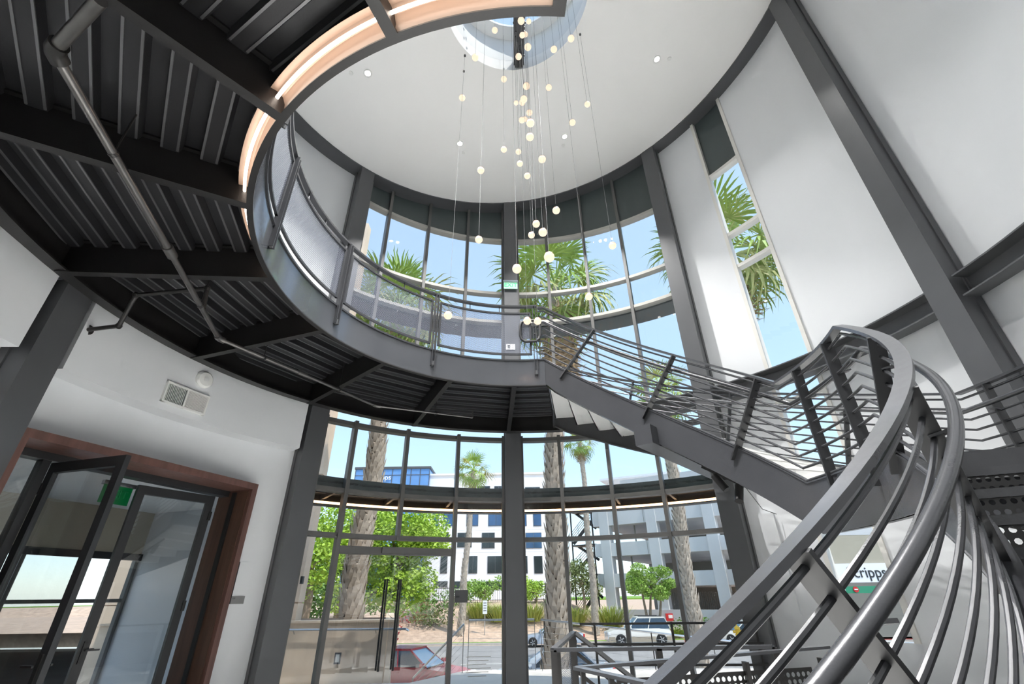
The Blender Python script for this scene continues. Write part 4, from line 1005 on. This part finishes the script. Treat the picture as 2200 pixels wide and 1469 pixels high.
def palm(label, base, top, r0, r1, n, fs, dead=0, boots=0, tm='trunk', lone=0, seed=1, low=-60):
    rnd = random.Random(seed); base, top = Vector(base), Vector(top)
    e = empty('palm_tree', base, label, 'palm tree')
    H = (top - base).length; N = 14; pts = [base.lerp(top, i / N) + Vector((.06 * sin(i * .9 + seed), 0, 0)) for i in range(N + 1)]; pts[0] = base
    MB().tube(pts, [r0 + (r1 - r0) * min(1, i / N * 1.3) for i in range(N + 1)], 14).build('trunk', tm, e, True)
    if boots:
        sp_ = .17; rows = int(H / sp_); mb = MB(); cnt = 0
        for j in range(rows):
            f = j / rows; c = base.lerp(top, f) + Vector((.06 * sin(f * N * .9 + seed), 0, 0)); r = r0 + (r1 - r0) * min(1, f * 1.3); nn = boots
            for k in range(nn):
                a = 2 * pi * (k + .5 * (j % 2) + rnd.uniform(-.12, .12)) / nn
                M = Matrix.Translation(c) @ Matrix.Rotation(a, 4, 'Z') @ Matrix.Translation((0, r - .012, rnd.uniform(-.03, .03))) @ Matrix.Rotation(rnd.uniform(-.1, .14), 4, 'X') @ Matrix.Scale(rnd.uniform(.8, 1.12) * (r / .25), 4)
                front = (M.translation - c).y < .08
                if cnt < lone and front: inst('leaf_boot', BOOT, e, Matrix.Translation(-base) @ M); cnt += 1
                else: mb.add([M @ v.co for v in BOOT.vertices], [tuple(p.vertices) for p in BOOT.polygons])
        s_ = mb.build('leaf_boots', 'trunk_boot', e); s_['kind'] = 'stuff'
    for k in range(n):
        f = k / max(1, n - 1); el = 82 + (low - 82) * f ** .9 + rnd.uniform(-8, 8); az = k * 137.5 + rnd.uniform(-15, 15)
        me = (FP if k % 3 == 1 and el < 40 else FR)[0 if el > 35 else 1 if el > -10 else 2]
        M = Matrix.Translation(top - base + Vector((0, 0, .1 * (1 - f)))) @ Matrix.Rotation(rad(az), 4, 'Z') @ Matrix.Rotation(-rad(el), 4, 'Y') @ Matrix.Rotation(rnd.uniform(-.4, .4), 4, 'X') @ Matrix.Scale(fs * rnd.uniform(.85, 1.12), 4)
        inst('frond', me, e, M)
    for k in range(dead):
        az = k * 137.5; el = rnd.uniform(-84, -66); dz = -(.1 + (1.7 if dead > 50 else .8) * k / dead) * fs
        M = Matrix.Translation(top - base + Vector((0, 0, dz))) @ Matrix.Rotation(rad(az), 4, 'Z') @ Matrix.Rotation(-rad(el), 4, 'Y') @ Matrix.Scale(fs * rnd.uniform(.55, .8), 4)
        inst('dead_frond', FD[k % 2], e, M)
    return e
t1 = at(852, 668, 15.2); palm('palm with a thick scaly trunk rising from the planter left of the doors', (at(752, 1335, 15.2).x, 15.2, .88), t1, .30, .22, 40, 1.3, 10, 10, 'trunk', 190, 3)
t2 = at(1194, 622, 16); palm('large palm with a dry leaf skirt just right of the middle column', (at(1190, 1440, 16).x, 16, ROAD), t2, .34, .24, 38, 1.55, 90, 10, 'trunk', 190, 5)
t3 = at(1421, 850, 27); palm('palm with a grey trunk seen behind the stair, beside the garage', (at(1500, 1400, 27).x, 27, ROAD), t3, .32, .26, 26, 1.3, 8, 9, 'trunk_grey', 0, 7)
t4 = at(1247, 952, 43); palm('slender palm in front of the gap between office block and garage', (t4.x, 43, gz(t4.x, 43)), t4, .26, .19, 26, 1.0, 10, 8, 'trunk_grey', 0, 11)
t5 = at(1017, 1012, 43); palm('slender palm standing in front of the white office block', (at(988, 1372, 43).x, 43, gz(-4, 43)), t5, .26, .19, 26, 1.15, 6, 8, 'trunk_grey', 0, 13)
t6 = at(1545, 545, 13.5); palm('palm crown seen through the slot window in the right wall', (t6.x, 13.5, ROAD), t6, .32, .24, 38, 1.5, 12, 9, 'trunk', 0, 17, -75)

# ================================================================== broad-leaved trees, shrubs, grasses
def cloud(mb, c, rx, ry, rz, n, size, rnd, shell=.55):
    c = Vector(c)
    for k in range(n):
        while True:
            p = Vector((rnd.uniform(-1, 1), rnd.uniform(-1, 1), rnd.uniform(-1, 1)))
            if shell < p.length < 1: break
        p = c + Vector((p.x * rx, p.y * ry, p.z * rz)); a, b = rnd.uniform(0, 2 * pi), rnd.uniform(-.9, .9)
        u = Vector((cos(a) * cos(b), sin(a) * cos(b), sin(b))); v = u.cross(Vector((rnd.uniform(-1, 1), rnd.uniform(-1, 1), rnd.uniform(-1, 1)))).normalized(); s_ = size * rnd.uniform(.7, 1.3)
        mb.add([p - u * s_, p + v * s_ * .5, p + u * s_, p - v * s_ * .5], [(0, 1, 2, 3)])
def tree(label, base, crown, blobs, leafm, lsize, n, trunk_r=.15, seed=1, name='broadleaf_tree', trunks=1):
    rnd = random.Random(seed); base = Vector(base); e = empty(name, base, label, 'tree')
    for k in range(trunks):
        tgt = Vector(crown) + Vector(((k - (trunks - 1) / 2) * .9, 0, 0)); b0 = base + Vector(((k - (trunks - 1) / 2) * .3, 0, -.05))
        MB().tube([b0, b0.lerp(tgt, .4) + Vector((.12 * (-1) ** k, 0, 0)), tgt], [trunk_r, trunk_r * .8, trunk_r * .5], 8).build('trunk', 'bark', e, True)
    mb = MB()
    for (dx, dy, dz, r) in blobs: cloud(mb, Vector(crown) + Vector((dx, dy, dz)), r, r, r * .85, int(n * r * r), lsize, rnd)
    f = mb.build('foliage', leafm, e); f['kind'] = 'stuff'
    for k in range(5):
        dx, dy, dz, r = blobs[k % len(blobs)]; MB().tube([Vector(crown) - Vector((0, 0, .5)), Vector(crown) + Vector((dx, dy, dz)) * .8], [trunk_r * .5, trunk_r * .2], 6).build('branch', 'bark', e, True)
    return e
def blobs(n, sx, sz, r0, r1, seed):
    rnd = random.Random(seed); return [(rnd.uniform(-sx, sx), rnd.uniform(-sx * .6, sx * .6), rnd.uniform(-sz, sz), rnd.uniform(r0, r1)) for _ in range(n)]
q = at(668, 1200, 23); tree('bright green leafy tree at the left end of the planter', (at(655, 1320, 23).x, 23, gz(q.x, 23)), q, blobs(12, 1.5, 2.0, .7, 1.2, 1), 'leaf', .10, 620, .22, 1)
q = at(745, 1180, 25); tree('bright green leafy tree behind the thick palm trunk', (q.x, 25, gz(q.x, 25)), q, blobs(13, 1.5, 2.1, .7, 1.2, 2), 'leaf', .10, 620, .2, 2)
q = at(860, 1190, 27); tree('wide bright green leafy tree in front of the office block', (q.x, 27, gz(q.x, 27)), q, blobs(16, 1.9, 1.9, .8, 1.3, 3), 'leaf', .11, 560, .2, 3)
q = at(780, 1265, 30); tree('darker green tree low behind the thick palm trunk', (q.x, 30, gz(q.x, 30)), q, blobs(12, 3.2, .9, .8, 1.2, 4), 'leaf_dark', .12, 420, .2, 4)
q = at(1398, 1248, 42.5); tree('small airy green tree behind the white SUV', (at(1398, 1340, 42.5).x, 42.5, gz(9.5, 42.5)), q, blobs(26, 1.75, .85, .38, .72, 5), 'leaf_pepper', .085, 1300, .13, 5, trunks=3)
q = at(1250, 1245, 49); tree('olive-green tree beside the garage stair', (q.x, 49, gz(q.x, 49)), q, blobs(10, 1.2, 1.4, .7, 1.0, 6), 'leaf_olive', .11, 420, .15, 6)
q = at(1040, 1262, 52); tree('rounded light green tree in front of the office block', (q.x, 52, gz(q.x, 52)), q, blobs(9, 1.6, .5, .7, 1.0, 7), 'leaf_pepper', .11, 420, .15, 7)
q = at(1150, 1262, 51); tree('green tree behind the large palm trunk', (q.x, 51, gz(q.x, 51)), q, blobs(8, 1.5, .6, .7, 1.0, 8), 'leaf', .11, 420, .15, 8)
q = at(1205, 1275, 50); tree('dark green shrubby tree right of the large palm trunk', (q.x, 50, gz(q.x, 50)), q, blobs(9, 1.0, .6, .6, 1.0, 18), 'leaf_dark', .11, 420, .15, 18)
def bush(label, px, Y, w, h, m, n=500, ls=.09, seed=1, nm='shrub'):
    rnd = random.Random(seed); x = at(px, 1300, Y).x; z = gz(x, Y); e = empty(nm, (x, Y, z), label, 'shrub'); mb = MB()
    for k in range(4): cloud(mb, (x + rnd.uniform(-w / 3, w / 3), Y + rnd.uniform(-.3, .3), z + h * .48), w * .42, w * .35, h * .52, n // 4, ls, rnd, .3)
    f = mb.build('foliage', m, e); f['kind'] = 'stuff'
    MB().tube([(x, Y, z - .05), (x, Y, z + h * .5)], [.05, .02], 6).build('stem', 'bark', e)
def grass(label, px, Y, w, h, m, n=220, seed=1, name='ornamental_grass'):
    rnd = random.Random(seed); x = at(px, 1300, Y).x; z = gz(x, Y); e = empty(name, (x, Y, z), label, 'grass'); mb = MB()
    for k in range(n):
        a = rnd.uniform(0, 2 * pi); r = rnd.uniform(0, w * .3); b = Vector((x + r * cos(a), Y + r * sin(a), z - .05)); o = Vector((cos(a), sin(a), 0)) * rnd.uniform(.1, 1) * w * .75; H = h * rnd.uniform(.45, 1.05); sd = Vector((-sin(a), cos(a), 0)) * .03
        m1 = b + o * .45 + Vector((0, 0, H * .75)); tp = b + o + Vector((0, 0, H * rnd.uniform(.7, 1)))
        mb.add([b - sd, b + sd, m1 + sd * .7, m1 - sd * .7, tp], [(0, 1, 2, 3), (3, 2, 4)])
    f = mb.build('blades', m, e); f['kind'] = 'stuff'
bush('spiky dark green shrub on the bank behind the red car', 935, 45, 3.6, 1.7, 'leaf_olive', 900, .12, 1)
bush('pink flowering shrub at the end of the planter', 815, 33, 2.2, 1.2, 'petal', 260, .08, 2)
bush('pink flowering shrub left of the tan grass', 868, 46, 2.2, 1.5, 'petal', 220, .09, 22)
grass('tall tan feathery grass on the bank', 905, 46.5, 2.2, 2.6, 'leaf_tan', 200, 3)
grass('tan grass tuft behind the door handles', 842, 44, 2.0, 2.4, 'leaf_tan', 160, 33)
bush('dark low hedge behind the planter', 770, 34, 9, 1.5, 'leaf_dark', 1500, .12, 4)
bush('green shrub below the white office block', 975, 50, 3.0, 1.8, 'leaf_dark', 600, .11, 5)
for k, (px, Y, w, h, lb) in enumerate([(1030, 47, 3.2, 1.5, 'straw-green ornamental grass left of the sign post'), (1075, 46, 3, 1.5, 'straw-green ornamental grass beside the middle column'), (1140, 46, 3.4, 1.6, 'yellow-green ornamental grass left of the large palm trunk'),
    (1235, 45, 2.6, 1.5, 'yellow-green ornamental grass left of the slender palm'), (1305, 46, 4.2, 2.0, 'large green ornamental grass clump above the white SUV'), (1440, 43, 2, .7, 'low yellow-green tuft behind the SUV')]):
    grass(lb, px, Y, w, h, 'leaf_grass', 420, 40 + k)
bush('low green hedge at the foot of the garage wall', 1490, 43, 3.6, 1.3, 'leaf_dark', 900, .1, 6)
bush('pale hedge in front of the garage base wall', 1585, 41.9, 2.4, 1.0, 'leaf_olive', 500, .1, 61)
fe = empty('iron_fence', at(980, 1300, 53), 'black iron fence along the top of the planted bank', 'fence')
mb = MB(); xa, xb = at(640, 1300, 53).x, at(1290, 1300, 53).x; zf = 1.1; x = xa
while x < xb: mb.beam((x, 53, zf - .1), (x, 53, zf + 1.35), .03, .03, (0, 1, 0)); x += .22
f = mb.build('pickets', 'steel_black', fe); f['kind'] = 'stuff'
for z in (zf + .15, zf + 1.25): MB().beam((xa, 53, z), (xb, 53, z), .05, .05).build('fence_rail', 'steel_black', fe)

# ================================================================== cars
def car(label, x, y, z, heading, L, W, H, paint, lower=None, suv=False):
    e = empty('car', (0, 0, 0), label, 'car')
    h0 = .24 if not suv else .32; belt = H * .60; hood = H * (.56 if not suv else .60)
    # stations along the length: x, bottom, shoulder height
    if suv: S = [(-.5, .42, .30), (-.495, .30, .62), (-.44, .20, belt), (-.2, .20, belt), (.12, .20, belt), (.20, .20, hood), (.40, .22, hood * .93), (.485, .26, hood * .80), (.5, .34, .5)]
    else: S = [(-.5, .42, .55), (-.48, .28, hood * 1.02), (-.34, .20, belt), (-.1, .19, belt), (.14, .19, belt), (.24, .19, hood), (.40, .20, hood * .90), (.48, .24, hood * .74), (.5, .34, .44)]
    mb = MB(); K = 6
    for (sx, zb_, zt_) in S:
        w = W / 2 * (1 - .12 * max(0, abs(sx) - .3) / .2)
        for (wy, zz) in ((-w * .92, zb_), (-w, zb_ + (zt_ - zb_) * .45), (-w * .93, zt_), (w * .93, zt_), (w, zb_ + (zt_ - zb_) * .45), (w * .92, zb_)): mb.v.append(Vector((sx * L, wy, zz)))
    n = len(S)
    for i in range(n - 1):
        for j in range(K): a, b = i * K + j, i * K + (j + 1) % K; mb.f.append((a, b, b + K, a + K))
    mb.f += [tuple(range(K)), tuple((n - 1) * K + j for j in reversed(range(K)))]
    body = mb.build('body', paint, e, True)
    if lower:
        for sg in (-1, 1):
            for c0_, c1_ in ((-.49, -.385), (-.215, .225), (.395, .49)): MB().bb(c0_ * L, c1_ * L, sg * W / 2 - .06, sg * W / 2 + .01, .26, .56).build('cladding', lower, e)
    if suv: g = [(-.47, -.45), (-.40, -.36), (.02, .02), (.14, .17)]
    rb, rt, fb, ft = (-.46, -.40, .18, .02) if suv else (-.36, -.22, .20, .03)
    gh = MB(); wt = W / 2 * .74; wb_ = W / 2 * .90
    gh.add([(rb * L, -wb_, belt - .02), (fb * L, -wb_, belt - .02), (fb * L, wb_, belt - .02), (rb * L, wb_, belt - .02), (rt * L, -wt, H - .05), (ft * L, -wt, H - .05), (ft * L, wt, H - .05), (rt * L, wt, H - .05)],
           [(0, 1, 5, 4), (2, 3, 7, 6), (3, 0, 4, 7), (4, 5, 6, 7), (0, 3, 2, 1)]).build('side_glass', 'car_glass', e)
    MB().add([(fb * L + .01, -wb_ * .97, belt), (fb * L + .01, wb_ * .97, belt), (ft * L + .01, wt * .97, H - .06), (ft * L + .01, -wt * .97, H - .06)], [(0, 1, 2, 3)]).build('windscreen', 'windscreen', e)
    rf = MB(); rf.bb(rt * L - .02, ft * L + .04, -wt - .02, wt + .02, H - .07, H)
    for sg in (-1, 1):
        for (b_, t_) in ((rb, rt), (fb, ft), ((rb + fb) / 2 + .02, (rt + ft) / 2 + .01)): rf.beam((b_ * L, sg * wb_, belt - .02), (t_ * L, sg * wt, H - .04), .05, .05)
    rf.build('roof', paint, e)
    if suv:
        for sg in (-1, 1): MB().tube([(-.36 * L, sg * wt * .85, H + .05), (0, sg * wt * .85, H + .06)], .025, 6).build('roof_bar', 'steel_black', e)
    R = H * (.225 if not suv else .21)
    for sx in (-.30, .31):
        for sg in (-1, 1):
            c = (sx * L, sg * (W / 2 - .07), R); Mx = Matrix.Rotation(pi / 2, 3, 'X')
            w = MB().lathe([(0, -.11), (R * .62, -.11), (R, -.09), (R, .09), (R * .62, .11), (0, .11)], 20, c, Mx).build('wheel', 'tyre', e, True)
            for j in range(5):
                a = 2 * pi * j / 5; MB().beam((c[0], c[1] + sg * .125, c[2]), (c[0] + R * .6 * cos(a), c[1] + sg * .125, c[2] + R * .6 * sin(a)), .06, .03, (0, 1, 0)).build('rim_spoke', 'chrome', w)
    for sg in (-1, 1):
        MB().box((.475 * L, sg * W * .36, hood * .72), (.18, .34, .14)).build('headlamp', 'sign_white', e); MB().box((-.487 * L, sg * W * .38, hood * .86), (.1, .22, .2)).build('tail_lamp', 'sign_red', e)
        MB().box((fb * L - .12, sg * (W / 2 + .08), belt + .08), (.12, .2, .14)).build('door_mirror', paint, e)
        MB().box((-.05 * L, sg * (W / 2 - .02), belt - .16), (.2, .03, .03)).build('door_handle', paint, e)
    e.location = (x, y, z); e.rotation_euler = (0, 0, heading); return e
car('red car parked in front of the terrace steps', -4.05, 22.0, ROAD, rad(-16), 4.7, 1.82, 1.44, 'car_red')
car('white and tan SUV parked at the far kerb', 8.9, 39.7, ROAD, rad(180), 4.7, 1.85, 1.74, 'car_white', 'car_tan', True)
car('silver sedan parked at the far kerb behind the large palm trunk', 2.6, 39.6, ROAD, rad(180), 4.6, 1.8, 1.40, 'car_silver')
car('silver car close to the terrace behind the middle column', 1.35, 21.5, ROAD, rad(184), 4.6, 1.8, 1.42, 'car_silver')
car('white car parked beyond the yellow hydrant', 16.6, 39.6, ROAD, rad(180), 4.5, 1.8, 1.42, 'car_white')
# hydrant and sign post
q = at(1590, 1380, 37.5); hy = empty('fire_hydrant', (q.x, 37.5, ROAD), 'yellow fire hydrant at the red kerb', 'hydrant')
MB().lathe([(0, 0), (.2, 0), (.2, .08), (.14, .1), (.13, .62), (.19, .64), (.19, .72), (.15, .76), (.15, .98), (.2, 1.0), (.17, 1.12), (.05, 1.2), (.05, 1.27), (0, 1.27)], 16, hy.location).build('barrel', 'hydrant', hy, True)
for sg in (-1, 1): MB().lathe([(0, 0), (.08, 0), (.08, .14), (.1, .14), (.1, .2), (0, .2)], 12, hy.location + Vector((sg * .1, 0, .86)), Matrix.Rotation(sg * pi / 2, 3, 'Y')).build('outlet', 'hydrant', hy, True)
MB().bb(q.x - .35, q.x + .35, 37.15, 37.85, ROAD, ROAD + .04).build('base', 'kerb', hy)
q = at(1042, 1304, 43); spn = empty('street_sign', (q.x, 43, gz(q.x, 43)), 'white street sign on a thin post beyond the street', 'sign')
MB().tube([(q.x, 43, gz(q.x, 43) - .1), (q.x, 43, q.z + .5)], .035, 8).build('post', 'chrome', spn)
MB().box((q.x, 42.94, q.z), (.36, .03, .95)).build('plate', 'sign_white', spn)
for k in range(4): MB().box((q.x, 42.92, q.z + .3 - .18 * k), (.24, .01, .06)).build('print_line', 'print_grey', spn)
# planting outside the side room
q = lp(.2, 9.0, -1.7); tree('grey-green tree outside the window of the side room', q, (q.x, q.y, 1.9), blobs(9, 1.0, 1.0, .6, .9, 31), 'leaf_olive', .09, 400, .1, 31)
